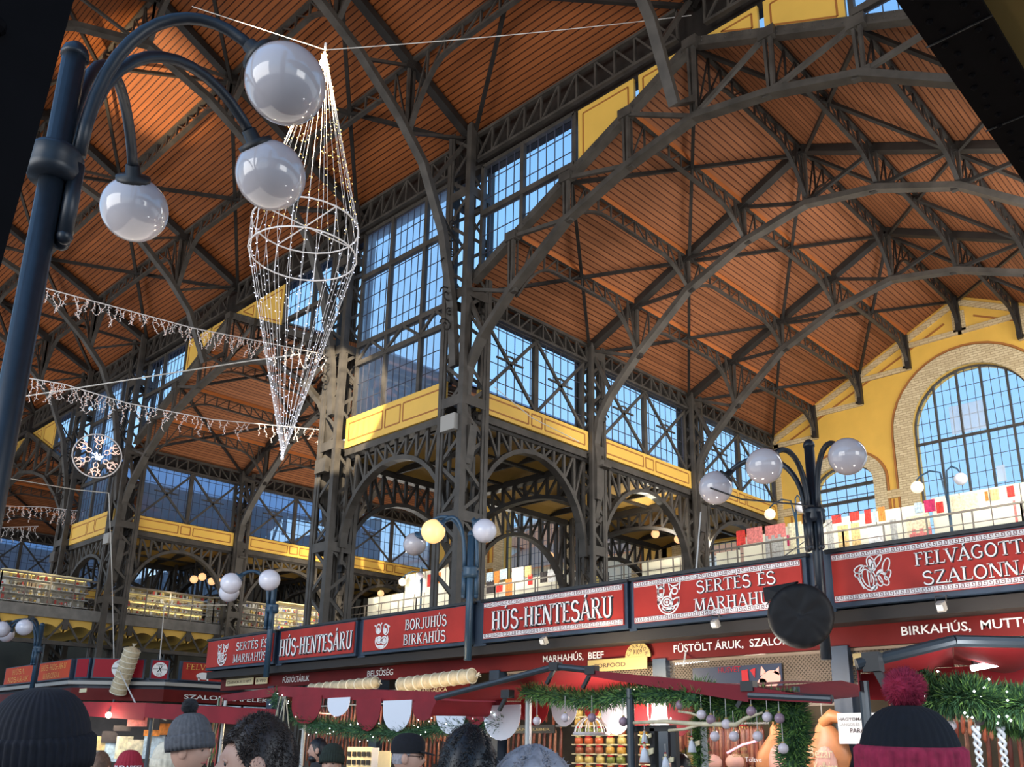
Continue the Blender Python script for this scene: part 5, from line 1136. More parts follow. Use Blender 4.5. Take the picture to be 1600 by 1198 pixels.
cable([AY(1210, 880, -2.8), AY(1320, 800, 8)], 'thin wire from the right lamp post to the gallery', .008, STEELD); cable([AX(772, 604, .5), AX(830, 652, .5), AX(905, 690, .5)], 'pale cable slung across the nearest corner column', .01)
# ---------------------------------------------------------------- snowflake
c = AX(152, 712, -16.0); t = thing('snowflake_light', 'round light ornament with snowflake on the far corner column', 'light decoration', c)
Yv, Zv = V((0.25, .97, 0)), V((0, 0, 1)); rr = .72
Cp = lambda a, r: c+Yv*math.cos(a)*r+Zv*math.sin(a)*r
MB().tube([Cp(2*A_*i/36, rr) for i in range(36)], .022, 6, True).build('hoop', WIRE, t)
m = MB()
for k in range(6):
    a = A_/6+k*A_/3; L = []
    for r_, w_ in ((.22, .0), (.3, .10), (.4, .05), (.52, .12), (.66, .04)): L.append((r_, w_))
    for s in (1, -1): m.tube([Cp(a+s*(w_+.03)/max(r_, .2)*.6, r_) for r_, w_ in L], .014, 5)
    for r0 in (.38, .5):
        for s in (1, -1): m.tube([Cp(a, r0), Cp(a+s*.28, r0+.12), Cp(a+s*.22, r0+.17)], .012, 5)
m.build('rope_light', ROSE, t); m = MB()
for i in range(26): m.tube([Cp(rb()*7, .19*rb()), Cp(rb()*7, .19*rb())], .008, 4)
m.build('centre_light', COOL, t)
# ---------------------------------------------------------------- Christmas market stalls in front of the butchers
def gar(pp, r, label, n=900, led=None, light=.35, name='pine_garland', tw=.055):
    """garland: needle tufts round a core path"""
    L = [V(p) for p in pp]; cum = [0]
    for a, b in zip(L, L[1:]): cum.append(cum[-1]+(b-a).length)
    t = thing(name, label, 'garland', L[0], 'pine garlands of the market stalls'); m = MB(); ml = MB(); ld = MB()
    MB().tube(L, r*.35, 6).build('core', PINE, t)
    for k in range(int(n*1.7)):
        s = cum[-1]*rb(); i = 0
        while i < len(cum)-2 and cum[i+1] < s: i += 1
        p = L[i]+(L[i+1]-L[i])*((s-cum[i])/max(1e-6, cum[i+1]-cum[i])); d = V((random.gauss(0, 1), random.gauss(0, 1), random.gauss(0, 1))).normalized(); l = tw*(.6+.7*rb()); q = p+d*r*(.3+.5*rb()); u = d.orthogonal().normalized()*.0045; w_ = d.cross(u)
        tip = q+d*l; (ml if rb() < light else m).add([q+u, q-u*.5+w_, q-u*.5-w_, tip], [(0, 1, 3), (1, 2, 3), (2, 0, 3)])
        if led and k % int(led*1.7) == 0: ld.octa(p+d*r*1.05, .008)
    o = m.build('needles', PINE, t); o['kind'] = 'stuff'
    if ml.v: o = ml.build('light_needles', PINEL, t); o['kind'] = 'stuff'
    if ld.v: o = ld.build('bulbs', WHITELED, t); o['kind'] = 'stuff'
    return t
def scallop(P, u, v, w_, h, mm, parent, d=0, name='scallop'):
    n = 12; top = [(u-w_/2, v), (u+w_/2, v)]; pl = top+[(u+w_/2*math.cos(A_*i/n), v-h*.25-h*.75*math.sin(A_*i/n)) for i in range(n+1)]
    b = MB(); nd = P(0, 0, 1)-P(0, 0, 0); b.prism([P(a, c, d+.012*math.sin(7*a)) for a, c in pl], nd*.008); return b.build(name, mm, parent)
TUBEM = mat('canopy_tube', (.05, .06, .07), .35, .3)
TUBEL = mat('canopy_tube_pale', (.45, .46, .45), .4, .2)
# --- stall with long red valance, left of centre
ya = -5.3
ca = thing('market_canopy', 'red market canopy with red and white scalloped edge, left of centre', 'canopy', AY(560, 1090, ya))
Pa = PY(ya)
a, b = AY(440, 1072, ya), AY(792, 1084, ya); c0 = AY(345, 1086, ya+.5)
m = MB(); n = 14
for i in range(n):
    q0, q1 = i/n, (i+1)/n; A1, A2 = a+(b-a)*q0, a+(b-a)*q1; s0, s1 = .02*math.sin(9*q0), .02*math.sin(9*q1)
    m.quad((A1.x, ya-s0, A1.z), (A2.x, ya-s1, A2.z), (A2.x, ya+1.3, A2.z-.02), (A1.x, ya+1.3, A1.z-.02)); m.quad((A1.x, ya-s0, A1.z-.13), (A2.x, ya-s1, A2.z-.13), (A2.x, ya-s1, A2.z), (A1.x, ya-s0, A1.z))
m.quad((a.x, ya, a.z), (a.x, ya+1.3, a.z-.02), (c0.x, c0.y+.8, c0.z-.02), (c0.x, c0.y, c0.z))
m.prism([(c0.x, c0.y, c0.z), (a.x, ya, a.z), (a.x, ya, a.z-.12), (c0.x, c0.y, c0.z-.1)], (0, .01, 0)); m.build('canvas', REDC, ca)
for i, (px, cm, w_, h) in enumerate(((480, REDC, .62, .34), (530, WHITEC, .44, .22), (577, REDC, .5, .36), (622, WHITEC, .48, .34), (664, REDC, .42, .2), (706, WHITEC, .46, .32), (745, REDC, .36, .22), (785, WHITEC, .5, .34))):
    p = AY(px, 1090, ya-.03); zz = a.z+(b.z-a.z)*(p.x-a.x)/(b.x-a.x)-.11; scallop(Pa, p.x, zz, w_, h, cm, ca, .03)
for px in (478, 760, 352):
    p = AY(px, 1100, ya+.1); MB().tube([(p.x, ya+.1, 0), (p.x, ya+.1, p.z+.05)], .025, 8).build('post', TUBEL, ca)
gar([AY(430, 1085, ya+.02), AY(450, 1112, ya+.03), AY(490, 1132, ya+.04), AY(560, 1140, ya+.04), AY(640, 1146, ya+.04), AY(700, 1134, ya+.03), AY(790, 1128, ya+.02)], .13, 'dark pine garland with white lights under the scalloped red canopy', 3800, 55, .08)
# ribbons
RB = [mat('ribbon_%d' % i, c, .5) for i, c in enumerate(((.5, .4, .06), (.05, .12, .05), (.45, .03, .05), (.03, .03, .03), (.55, .5, .35)))]
t = thing('ribbon_bundle', 'bundle of long coloured ribbons hanging at the left canopy corner', 'ribbons', AY(345, 1088, ya+.4))
for i in range(26):
    p = AY(345+random.uniform(-4, 4), 1090, ya+.4+random.uniform(-.08, .08)); q = p+V((random.uniform(-.12, .05), random.uniform(-.08, .08), -.75-.25*rb())); mid = (p+q)/2+V((random.uniform(-.06, .06), 0, 0)); MB().sweep([p, mid, q], .004, .018, (0, 1, 0)).build('ribbon', RB[i % 5], t)
t = thing('straw_bundle', 'dark bundle of dried stalks hanging beside the garland', 'dried plants', AY(440, 1085, ya-.1))
for i in range(22): p = AY(442+random.uniform(-6, 6), 1088, ya-.1); MB().tube([p, p+V((random.uniform(-.15, .15), random.uniform(-.1, .1), -.5))], .008, 4).build('stalk', RB[3 if i % 3 else 4], t)
# --- nearer canopy with dark frame and red underside, centre right
cb = thing('market_canopy', 'red market canopy with dark tube frame and red underside, right of centre', 'canopy', (9, -6, 2.3))
yb = -6.1
p1, p2, p3, p4, p5 = AY(682, 1090, yb), AY(868, 1041, yb), AY(925, 1047, yb), AY(1170, 1072, yb), AY(1300, 1092, yb)
k1, k2, k3, k4, k5 = [V((p.x, p.y+1.5, z)) for p, z in ((p1, p1.z+.02), (p2, p2.z-.05), (p3, p3.z-.02), (p4, p4.z+.12), (p5, p5.z+.1))]
def sheet(q, mm, parent, n=8, sag=.03, name='canvas'):
    A1, B1, C1, D1 = [V(x) for x in q]; b = MB(); vs = []
    for i in range(n+1):
        for j in range(n+1):
            u, v = i/n, j/n; p = A1*(1-u)*(1-v)+B1*u*(1-v)+C1*u*v+D1*(1-u)*v; p = p-V((0, 0, sag*math.sin(A_*u)*math.sin(A_*v)+.008*math.sin(9*u+5*v))); vs.append(p)
    b.add(vs, [(i*(n+1)+j, (i+1)*(n+1)+j, (i+1)*(n+1)+j+1, i*(n+1)+j+1) for i in range(n) for j in range(n)]); return b.build(name, mm, parent, True)
sheet((p1, p2, k2, k1), REDB, cb); sheet((p2, p3, k3, k2), REDB, cb); sheet((p3, p4, k4, k3), REDC, cb); sheet((p4, p5, k5, k4), REDC, cb)
sheet((p1-V((0, 0, .02)), p1-V((.08, 0, .16)), k1-V((.08, 0, .18)), k1), REDC, cb)
q = MB(); q.prism([p3, p4, p4-V((0, 0, .11)), p3-V((0, 0, .05))], (0, -.02, 0)); q.prism([p4, p5, p5-V((0, 0, .03)), p4-V((0, 0, .09))], (0, -.02, 0)); q.build('valance', REDC, cb)
for a_, b_ in ((p1, p2), (p2, p3), (p4-V((0, 0, .06)), p5)): MB().tube([a_, b_], .028, 10).build('frame_tube', TUBEM, cb)
for c_ in (p2, p3, p4, AY(793, 1084, yb-.02)):
    m = MB(); m.box(c_, (.1, .07, .07)); m.bar(c_, c_+V((-.1, 0, -.14)), .025, .03); m.build('clamp', BLK, cb)
for px, r_, mm, y_ in ((826, .03, TUBEL, yb+.3), (985, .032, TUBEM, yb), (1097, .03, TUBEL, yb+.4), (1245, .03, TUBEM, yb+.2)):
    p = AY(px, 1100, y_); MB().tube([(p.x, y_, 0), (p.x, y_, p.z+.12)], r_, 10).build('post', mm, cb)
yv = yb+1.1; Pv = PY(yv)
for i, (px, py, cm, w_, h) in enumerate(((836, 1092, REDB, .36, .26), (882, 1092, WHITEC, .36, .26), (925, 1098, REDB, .2, .14), (962, 1096, WHITEC, .36, .3), (1003, 1100, REDB, .24, .24), (1032, 1098, WHITEC, .28, .24), (1062, 1095, REDC, .26, .3))):
    p = AY(px, py, yv); scallop(Pv, p.x, p.z, w_, h, cm, cb, 0, 'scallop')
gar([AY(820, 1080, yb+.25), AY(870, 1088, yb+.2), AY(930, 1095, yb+.15), AY(985, 1085, yb+.05), AY(1040, 1084, yb+.05), AY(1090, 1090, yb)], .10, 'light green pine garland across the centre canopy', 2600, None, .5)
gar([AY(1090, 1080, yb+.2), AY(1130, 1105, yb+.2), AY(1180, 1098, yb+.2), AY(1240, 1105, yb+.15), AY(1243, 1130, yb+.15), AY(1240, 1165, yb+.15), AY(1238, 1200, yb+.15)], .14, 'bushy pine garland draped over the window frame on the right', 4200, None, .5)
gar([AY(1096, 1110, yb+.4), AY(1092, 1150, yb+.4), AY(1095, 1200, yb+.4)], .07, 'thin green garland climbing the pale post', 900, None, .6)
# baubles and hanging ornaments
BAUB = mat('mauve_bauble', (.34, .22, .27), .25); BAUP = mat('pearl_bauble', (.70, .60, .62), .2); CORD = mat('thin_cord', (.5, .46, .42), .6)
def bauble(px, py, y, r, mm, lab, up=.14):
    c = AY(px, py, y); t = thing('bauble', lab, 'bauble', c, 'baubles hung under the centre canopy'); MB().sph(c, r, 14, 10).build('ball', mm, t, True); m = MB(); m.lathe([(0, 0), (r*.3, 0), (r*.3, r*.35), (0, r*.35)], c+V((0, 0, r*.93)), 8); m.build('cap', GOLD, t); MB().tube([c+V((0, 0, r)), c+V((0, 0, r+up))], .003, 4).build('cord', CORD, t)
for px, py, k, lab in ((839, 1126, 1, 'pearl bauble beside the pale left post'), (883, 1121, 1, 'pearl bauble before a white scallop'), (925, 1121, 0, 'mauve bauble under the small red scallop'), (974, 1127, 0, 'mauve bauble beside the dark post'), (1063, 1101, 0, 'mauve bauble left of the bushy garland'), (1096, 1116, 1, 'pearl bauble over the pale right post'), (1111, 1124, 0, 'mauve bauble above the branch, left'), (1174, 1111, 0, 'mauve bauble in the bushy garland'), (1135, 1131, 1, 'pearl bauble hanging from the middle of the branch'), (1117, 1150, 1, 'pale bauble below the branch, left'), (1147, 1150, 1, 'pale bauble below the branch, middle'), (1184, 1150, 1, 'pale bauble below the branch, right'), (1199, 1120, 1, 'pearl bauble in the bushy garland, right'), (1218, 1122, 0, 'mauve bauble at the garland bend'), (1224, 1169, 1, 'pale bauble low in the hanging garland')):
    bauble(px, py, yb+.0, .036, BAUP if k else BAUB, lab)
BARK = mat('peeled_branch', (.66, .56, .36), .6, 0, .2, 12)
t = thing('peeled_branch', 'forked pale branch hanging level under the garland', 'branch', AY(1080, 1130, yb)); 
MB().tube([AY(990, 1129, yb), AY(1040, 1127, yb), AY(1090, 1131, yb), AY(1150, 1132, yb), AY(1165, 1122, yb), AY(1192, 1113, yb)], [.014, .016, .018, .018, .014, .008], 8).build('main_stem', BARK, t, True); MB().tube([AY(1097, 1131, yb), AY(1070, 1139, yb), AY(1045, 1141, yb)], .011, 8).build('side_twig', BARK, t, True); MB().tube([AY(1100, 1122, yb), AY(1080, 1114, yb), AY(1060, 1111, yb)], .009, 8).build('side_twig', BARK, t, True)
# black window frame with a hanging angel
f0, f1 = AY(990, 1138, yb+.1), AY(1056, 1198, yb+.1)
t = thing('window_frame', 'small black hanging window frame beside the dark post', 'frame', ((f0.x+f1.x)/2, yb+.1, 1.5)); m = MB(); y_ = yb+.1; x0, x1, z1, z0 = f0.x, f1.x, f0.z, f0.z-.55
for a_, b_ in (((x0, z1), (x1, z1)), ((x0, z0), (x1, z0)), ((x0, z0), (x0, z1)), ((x1, z0), (x1, z1)), (((x0+x1)/2, z0), ((x0+x1)/2, z1))): m.bar((a_[0], y_, a_[1]), (b_[0], y_, b_[1]), .045, .05, (0, 1, 0))
m.build('bars', BLK, t)
def angel(px, py, y, lab, sc=1):
    c = AY(px, py, y); t = thing('angel_ornament', lab, 'ornament', c, 'hanging angel ornaments'); m = MB(); m.lathe([(0, -.1*sc), (.055*sc, -.1*sc), (.035*sc, 0), (.015*sc, .04*sc), (0, .05*sc)], c, 12); m.build('gown', WHITEC, t, True)
    m = MB()
    for s in (1, -1): m.prism([c+V((s*.01, .02, .03*sc)), c+V((s*.08*sc, .03, .045*sc)), c+V((s*.075*sc, .03, -.01*sc)), c+V((s*.02, .02, -.03*sc))], (0, .012, 0))
    m.build('wing', CREAM, t); MB().sph(c+V((0, 0, .065*sc)), .02*sc, 10, 8).build('head', CREAM, t, True); MB().sph(c+V((0, 0, .088*sc)), .014*sc, 8, 6).build('red_cap', REDB, t, True); MB().tube([c+V((0, 0, .1*sc)), c+V((0, 0, .2*sc))], .003, 4).build('cord', CORD, t)
angel(1007, 1175, yb-.02, 'cream winged angel hanging in the black frame', .75); angel(1007, 1150, yb+.02, 'small white angel with red cap above the winged angel', .5); angel(1081, 1162, yb+.1, 'white snow figure with red cap beside the pale post', .6); angel(1040, 1188, yb-.02, 'grey white winged figure at the right of the black frame', .6)
# wire bird cage
c = AY(924, 1146, yb+.5); t = thing('bird_cage', 'small white wire bird cage hanging in the centre stall', 'cage', c)
m = MB(); rc = .15
for i in range(12): a = 2*A_*i/12; m.tube([c+V((math.cos(a)*rc*math.cos(b*A_/12), math.sin(a)*rc*math.cos(b*A_/12), rc*.95*math.sin(b*A_/12))) for b in range(7)], .005, 4)
m.build('wires', WIRE, t); m = MB(); m.tube([c+V((math.cos(2*A_*i/20)*rc, math.sin(2*A_*i/20)*rc, 0)) for i in range(20)], .014, 6, True); m.build('base_hoop', WIRE, t); MB().tube([c+V((0, 0, rc*.95)), c+V((0, 0, rc*1.6))], .006, 5).build('hanger', WIRE, t)
# --- right hand canopy close by
cc = thing('market_canopy', 'near red market canopy with dark tube frame at the right edge', 'canopy', (12, -6.7, 2.1))
def RD(x, y): return AD(x, y, 5.0)
g1, g2, g3 = AD(1338, 1038, 4.9), AD(1490, 1001, 4.9), AD(1640, 1004, 5.0)
h1, h2, h3 = AD(1345, 1052, 6.2), AD(1490, 1040, 6.2), AD(1640, 1035, 6.2)
sheet((g1, g2, h2, h1), REDB, cc, 10, .10); sheet((g2, g3, h3, h2), REDB, cc, 10, .10); sheet((h1, h3, h3-V((0, 0, .22)), h1-V((0, 0, .18))), REDB, cc, 10, .02); sheet((g1, g1-V((0, 0, .14)), h1-V((0, 0, .14)), h1), REDC, cc)
for a_, b_ in ((g1, g2), (g2, g3)): MB().tube([a_, b_], .032, 10).build('frame_tube', TUBEM, cc)
MB().tube([g2, AD(1600, 1030, 5.8)], .018, 8).build('frame_tube', TUBEL, cc)
for c_ in (AD(1364, 1034, 4.88),): m = MB(); m.box(c_, (.09, .07, .1)); m.bar(c_, c_+V((.1, 0, -.22)), .03, .04); m.build('clamp', BLK, cc)
for px in (1352, 1660): p = AD(px, 1100, 5.3); MB().tube([(p.x, p.y, 0), (p.x, p.y, 2.1)], .03, 10).build('post', TUBEM, cc)
neon(AD(1518, 1044, 5.4), AD(1605, 1028, 5.4), WHITELED, 'white tube light under the near right canopy', .018)
gar([AD(1435, 1070, 5.3), AD(1470, 1090, 5.2), AD(1515, 1085, 5.1), AD(1560, 1102, 5.1), AD(1610, 1100, 5.0)], .12, 'thick pine garland with coloured bulbs under the near right canopy', 5200, 130, .25)
gar([AD(1540, 1120, 5.3), AD(1580, 1128, 5.3), AD(1620, 1135, 5.3)], .08, 'lower pine garland at the right edge', 1200, None, .5)
for px, py, k in ((1486, 1133, 1), (1487, 1106, 0), (1530, 1125, 0)): bauble(px, py, AD(px, py, 5.2).y, .03, BAUP if k else BAUB, 'bauble under the near right canopy, %s' % {1486: 'silver one lowest', 1487: 'pinkish one on the left', 1530: 'mauve one on the right'}[px], .06)
TW = mat('twisted_icicle', (.78, .80, .82), .25)
for px, lab in ((1524, 'left'), (1563, 'right')):
    p = AD(px, 1135, 5.1); t = thing('spiral_icicle', 'white twisted spiral icicle under the near right canopy, %s of the two' % lab, 'ornament', p, 'spiral icicles'); m = MB()
    for s in (0, A_): m.tube([p+V((.014*math.cos(s+i*.8), .014*math.sin(s+i*.8), -.011*i)) for i in range(24)], [.012-.0003*i for i in range(24)], 6)
    m.build('twist', TW, t, True); MB().tube([p, p+V((0, 0, .1))], .003, 4).build('cord', CORD, t)
# --- far left canopy
yl = None
l1, l2, l3 = AD(132, 1096, 13.5), AD(230, 1098, 13.0), AD(440, 1108, 12.4)
cl = thing('market_canopy', 'red market canopy over the clothing stall on the left', 'canopy', l2)
bk = V((-.6, 1.6, -.02))
sheet((l1, l2, l2+bk, l1+bk), REDC, cl); sheet((l2, l3, l3+bk, l2+bk), REDC, cl)
q = MB(); 
for a_, b_ in ((l1, l2), (l2, l3)): q.prism([a_, b_, b_-V((0, 0, .24)), a_-V((0, 0, .2))], (0, -.02, 0))
q.build('valance', REDC, cl)
for p in (l1, l2, l3): MB().tube([(p.x, p.y+.1, 0), (p.x, p.y+.1, p.z)], .03, 8).build('post', TUBEM, cl)
p = AD(170, 1117, 13.2); t = thing('stall_spotlight', 'bright warm spotlight under the left red canopy', 'lamp', p); MB().sph(p, .045, 12, 8).build('bulb', mat('spot_bulb', (1, .9, .7), .4, emit=(1, .85, .6), es=14), t, True); MB().tube([p+V((0, .0, .03)), p+V((0, .05, .22))], .02, 6).build('stem', BLK, t)
d_ = bpy.data.lights.new('stall_spot', 'POINT'); d_.energy = 12; d_.color = (1, .85, .6); d_.shadow_soft_size = .05; lo = bpy.data.objects.new('stall_spot', d_); COL.objects.link(lo); lo.location = p+V((.1, -.1, -.1))
# clothes in the left stall
for i, (x0, y0, x1, y1, ci, lab) in enumerate(((150, 1150, 166, 1172, 5, 'yellow scarf'), (160, 1142, 178, 1160, 10, 'dark blue top'), (165, 1160, 182, 1190, 6, 'blue grey plaid scarf'), (183, 1150, 200, 1185, 3, 'cream knit top'), (200, 1155, 222, 1180, 4, 'ecru patterned top'), (226, 1148, 250, 1185, 6, 'pale blue floral top'), (140, 1150, 150, 1180, 8, 'grey top'), (178, 1133, 200, 1142, 10, 'dark folded shawl'), (250, 1130, 275, 1148, 9, 'orange sign cloth'), (275, 1133, 300, 1150, 9, 'orange printed cloth'), (225, 1140, 245, 1150, 9, 'small orange tag'), (200, 1120, 225, 1135, 1, 'rose plastic sheet'))):
    a_, b_ = AD(x0, y0, 13.3), AD(x1, y1, 13.3); B_ = MB(); B_.prism([a_, V((b_.x, b_.y, a_.z)), V((b_.x, b_.y, b_.z)), V((a_.x, a_.y, b_.z))], (.02, .03, 0)); tag(B_.build('hanging_garment', CL[ci]), '%s hanging in the clothing stall on the left' % lab, 'garment', 'garments in the left stall')
# ---------------------------------------------------------------- goods behind the canopies: jars, sausages, hams
JAR = [mat('jar_%d' % i, c, .3) for i, c in enumerate(((.55, .30, .06), (.60, .12, .04), (.62, .45, .14), (.20, .22, .05), (.35, .10, .05)))]; LID = mat('jar_lid', (.62, .5, .2), .3, .6)
yj = -2.2
rk = thing('jar_rack', 'stepped rack full of preserve jars behind the centre canopy', 'rack', (6.6, yj+.2, 0))
z0_ = AY(960, 1185, yj).z
for r_ in range(8): MB().box2((4.9, yj-.04, 1.42+.12*r_-.015), (7.65, yj+.2, 1.42+.12*r_)).build('shelf', CREAM, rk)
JN = ['honey', 'red pepper', 'yellow pickle', 'gherkin', 'brown paste']
for r_ in range(8):
    for i in range(15):
        k = (r_*2+i//3) % 5; x = 5.0+i*.18+random.uniform(-.01, .01); z = 1.42+.12*r_; t = thing('preserve_jar', '%s jar on the stepped rack behind the centre canopy' % JN[k], 'jar', (x, yj, z), 'preserve jars, %s' % JN[k])
        m = MB(); m.lathe([(0, 0), (.06, .0), (.06, .07), (.045, .085), (0, .085)], (x, yj, z), 10); m.build('body', JAR[k], t, True); m = MB(); m.lathe([(.05, .084), (.05, .105), (0, .105)], (x, yj, z), 10); m.build('lid', LID if (i+r_) % 2 else REDB, t)
SAUS = [mat('sausage_%d' % i, c, .4, 0, .3, 20) for i, c in enumerate(((.16, .035, .02), (.28, .07, .035), (.34, .13, .07)))]
def sausages(x0, x1, z, y, n, lab, grp, L=.42):
    tag(MB().tube([(x0-.1, y, z+.03), (x1+.1, y, z+.03)], .012, 6).build('hanging_rail', PALE), 'steel rail carrying %s' % lab, 'rail')
    for i in range(n):
        x = x0+(x1-x0)*i/(n-1); l = L*(.85+.3*rb()); b = .02*rb(); tag(MB().tube([(x, y, z), (x+b, y, z-.05), (x+b, y-.01, z-l*.5), (x, y, z-l+.03), (x, y, z-l)], [.006, .02, .022, .02, .006], 7).build('sausage', SAUS[i % 3], None, True), 'cured sausage among %s' % lab, 'sausage', grp)
a_, b_ = AY(1105, 1135, -2.6), AY(1190, 1135, -2.6); sausages(a_.x, b_.x, a_.z, -2.6, 22, 'the dark sausages behind the branch', 'dark hanging sausages', .5)
a_, b_ = AY(500, 1130, -2.7), AY(595, 1130, -2.7); sausages(a_.x, b_.x, 2.35, -2.7, 20, 'the sausages behind the left garland', 'sausages behind the left garland', .5)
a_, b_ = AY(605, 1130, -2.7), AY(720, 1130, -2.7); sausages(a_.x, b_.x, 2.35, -2.7, 22, 'the sausages right of the blue post', 'sausages right of the blue post', .5)
a_, b_ = AY(1430, 1130, -2.7), AY(1640, 1130, -2.7); sausages(a_.x, b_.x, 2.2, -2.7, 20, 'the sausages at the right edge', 'sausages at the right edge', .35)
a_, b_ = AY(1055, 1135, -2.65), AY(1100, 1135, -2.65); sausages(a_.x, b_.x, 2.2, -2.65, 12, 'the sausages beside the jars', 'sausages beside the jars', .45)
for i, (x0, x1) in enumerate(((-1.4, .7), (.95, 3.3), (3.6, 4.8), (9.3, 11.9))):
    sausages(x0, x1, 1.98, -2.35, int((x1-x0)*11), 'the lower inner row of sausages, %s stretch from the left' % ORD(i), 'inner sausages, %s stretch' % ORD(i), .55)
    sausages(x0, x1, 2.6, -2.2, int((x1-x0)*9), 'the upper inner row of sausages, %s stretch from the left' % ORD(i), 'upper inner sausages, %s stretch' % ORD(i), .6)
MEAT = mat('smoked_rind', (.62, .24, .09), .45, 0, .25, 5, .15); FAT = mat('pale_pork', (.72, .38, .30), .5, 0, .2, 6)
def ham(px, py, y, lab, s, rev=1):
    c = AY(px, py, y); t = thing('smoked_pork', lab, 'meat', c, 'smoked pork halves'); N = 14; vs = []; fs = []
    prof = [(.0, .04, 0), (.05, .10, .02), (.12, .14, .05), (.2, .2, .04), (.32, .26, .0), (.46, .25, -.04), (.58, .2, -.05), (.68, .1, -.03), (.72, .02, 0)]
    for d, r_, o in prof:
        for k in range(N):
            a = 2*A_*k/N; vs.append(c+V((rev*o+r_*s*math.cos(a)*(1+.08*math.sin(3*a)), r_*.45*s*math.sin(a), -d*s)))
    for i in range(len(prof)-1):
        for k in range(N): fs.append((i*N+k, i*N+(k+1) % N, (i+1)*N+(k+1) % N, (i+1)*N+k))
    m = MB(); m.add(vs, fs); m.build('rind', MEAT, t, True)
    m = MB(); m.sph(c+V((.05*rev, -.09*s, -.42*s)), .15*s, 12, 8, (.8, .4, 1.3)); m.build('cut_face', FAT, t, True)
    m = MB(); m.tube([c+V((0, 0, -.02)), c+V((rev*.1*s, 0, .06*s)), c+V((rev*.24*s, 0, .02*s)), c+V((rev*.3*s, 0, -.06*s))], [.06*s, .07*s, .05*s, .02*s], 8); m.build('leg', MEAT, t, True)
    MB().tube([c, c+V((0, 0, .35))], .006, 5).build('hook', PALE, t)
ham(1212, 1130, -2.75, 'orange smoked pork half behind the hanging garland', .95); ham(1285, 1128, -2.75, 'orange smoked pork half right of the hanging garland', 1.05, 1)
for px, lab in ((1115, 'left'), (1150, 'right')):
    c = AY(px, 1190, -2.6); tag(MB().sph(c, .13, 12, 8, (1, .6, .7)).build('pale_meat', FAT, None, True), 'pale pink cut of pork on the counter below the dark sausages, %s one' % lab, 'meat', 'pale pork cuts')
NEW = mat('pink_script', (.9, .5, .6), .4, emit=(1, .5, .7), es=.8)
t = thing('script_sign', 'pink neon stroke with script lettering before the sausages', 'sign', AY(1160, 1165, -2.9)); MB().tube([AY(1136, 1176, -2.9), AY(1160, 1163, -2.9), AY(1187, 1156, -2.9)], .012, 6).build('stroke', NEW, t)
P = PY(-2.9); c = AY(1150, 1172, -2.9); sans('finom', 'lettering', P, c.x, c.z, .14, .04, GOLD, t); c = AY(1145, 1182, -2.9); sans('Gabanesi', 'lettering', P, c.x, c.z, .2, .05, GOLD, t); c = AY(1165, 1190, -2.9); sans('Töltve', 'lettering', P, c.x, c.z, .2, .05, LETW, t)
c = AY(1262, 1180, -2.95); t = thing('script_sign', 'white script lettering on the glass before the right pork half', 'sign', c); sans('Bezár', 'lettering', P, c.x, c.z-.02, .25, .1, CREAM, t); sans('Kolbász', 'lettering', P, c.x+.04, c.z-.16, .25, .1, CREAM, t)
plate('peasant_board', (1313, 1162), (1372, 1113), YF-.35, LETW, 'white board reading HAGYOMÁNYOS PARASZT left of the red bobble hat', 'sign', texts=[('HAGYOMÁNYOS', .03, .75, .94, .13, INK), ('LANGOS ÉS', .05, .58, .5, .12, PALE), ('PARASZT', .3, .36, .62, .14, INK)])
plate('goose_board', (745, 1146), (868, 1132), -2.6, BLK, 'black board with gold GÄNSELEBER lettering behind the scallops', 'sign', texts=[('FOIE GRAS', .05, .3, .3, .4, GOLD), ('GÄNSELEBER', .5, .3, .45, .4, GOLD)])
t = thing('price_rack', 'yellow rack of dark postcards below the black capped man', 'rack', AY(565, 1180, -3.2)); a_ = AY(545, 1172, -3.2); m = MB(); m.box((a_.x+.3, -3.2, a_.z-.2), (.62, .03, .5)); m.build('board', CREAM, t)
for i in range(15): MB().box((a_.x+.06+(i % 5)*.12, -3.23, a_.z-.05-.12*(i//5)), (.08, .01, .07)).build('card', BLK, t)
plate('paper_notice', (581, 1200), (593, 1168), -3.4, LETW, 'white paper notice hanging left of the black capped man', 'notice'); plate('framed_picture', (592, 1200), (612, 1173), -3.5, CREAM, 'cream framed picture behind the black capped man', 'picture')
# warm stall lighting, gallery and bridge too: added point lights without fixtures
def pl(name, p, e_, c): d = bpy.data.lights.new(name, 'POINT'); d.energy = e_; d.color = c; d.shadow_soft_size = .12; o = bpy.data.objects.new(name, d); COL.objects.link(o); o.location = p
pl('canopy_fill', (8.2, -5.3, 1.9), 22, (1, .9, .8)); pl('canopy_fill', (4.4, -4.7, 2.0), 22, (1, .85, .6)); pl('counter_fill', (3.0, -3.7, 2.0), 35, (1, .80, .5)); pl('stall_inner_fill', (7.3, -1.4, 2.6), 25, (1, .85, .65)); pl('stall_inner_fill', (10.3, -1.4, 2.6), 20, (1, .85, .65)); pl('counter_fill', (1.3, -3.7, 2.0), 40, (1, .80, .5)); pl('counter_fill', (6.2, -3.2, 2.5), 80, (1, .86, .62)); pl('counter_fill', (8.4, -3.6, 2.4), 60, (1, .9, .8)); pl('counter_fill', (10.8, -3.3, 2.5), 55, (1, .88, .75)); pl('counter_fill', (12.0, -6.9, 2.05), 16, (.95, .97, 1))
pl('gallery_fill', (0, 9.05, 7.3), 30, (1, .92, .75)); 
for x in (-13, -7, -1, 4, 8): pl('gallery_counter_fill', (x, 7.9, 7.5), 95, (1, .93, .78))
for y in (-7, -2, 2, 6): pl('bridge_case_light', (XB+.1, y, 6.5), 9, (1, .86, .55))
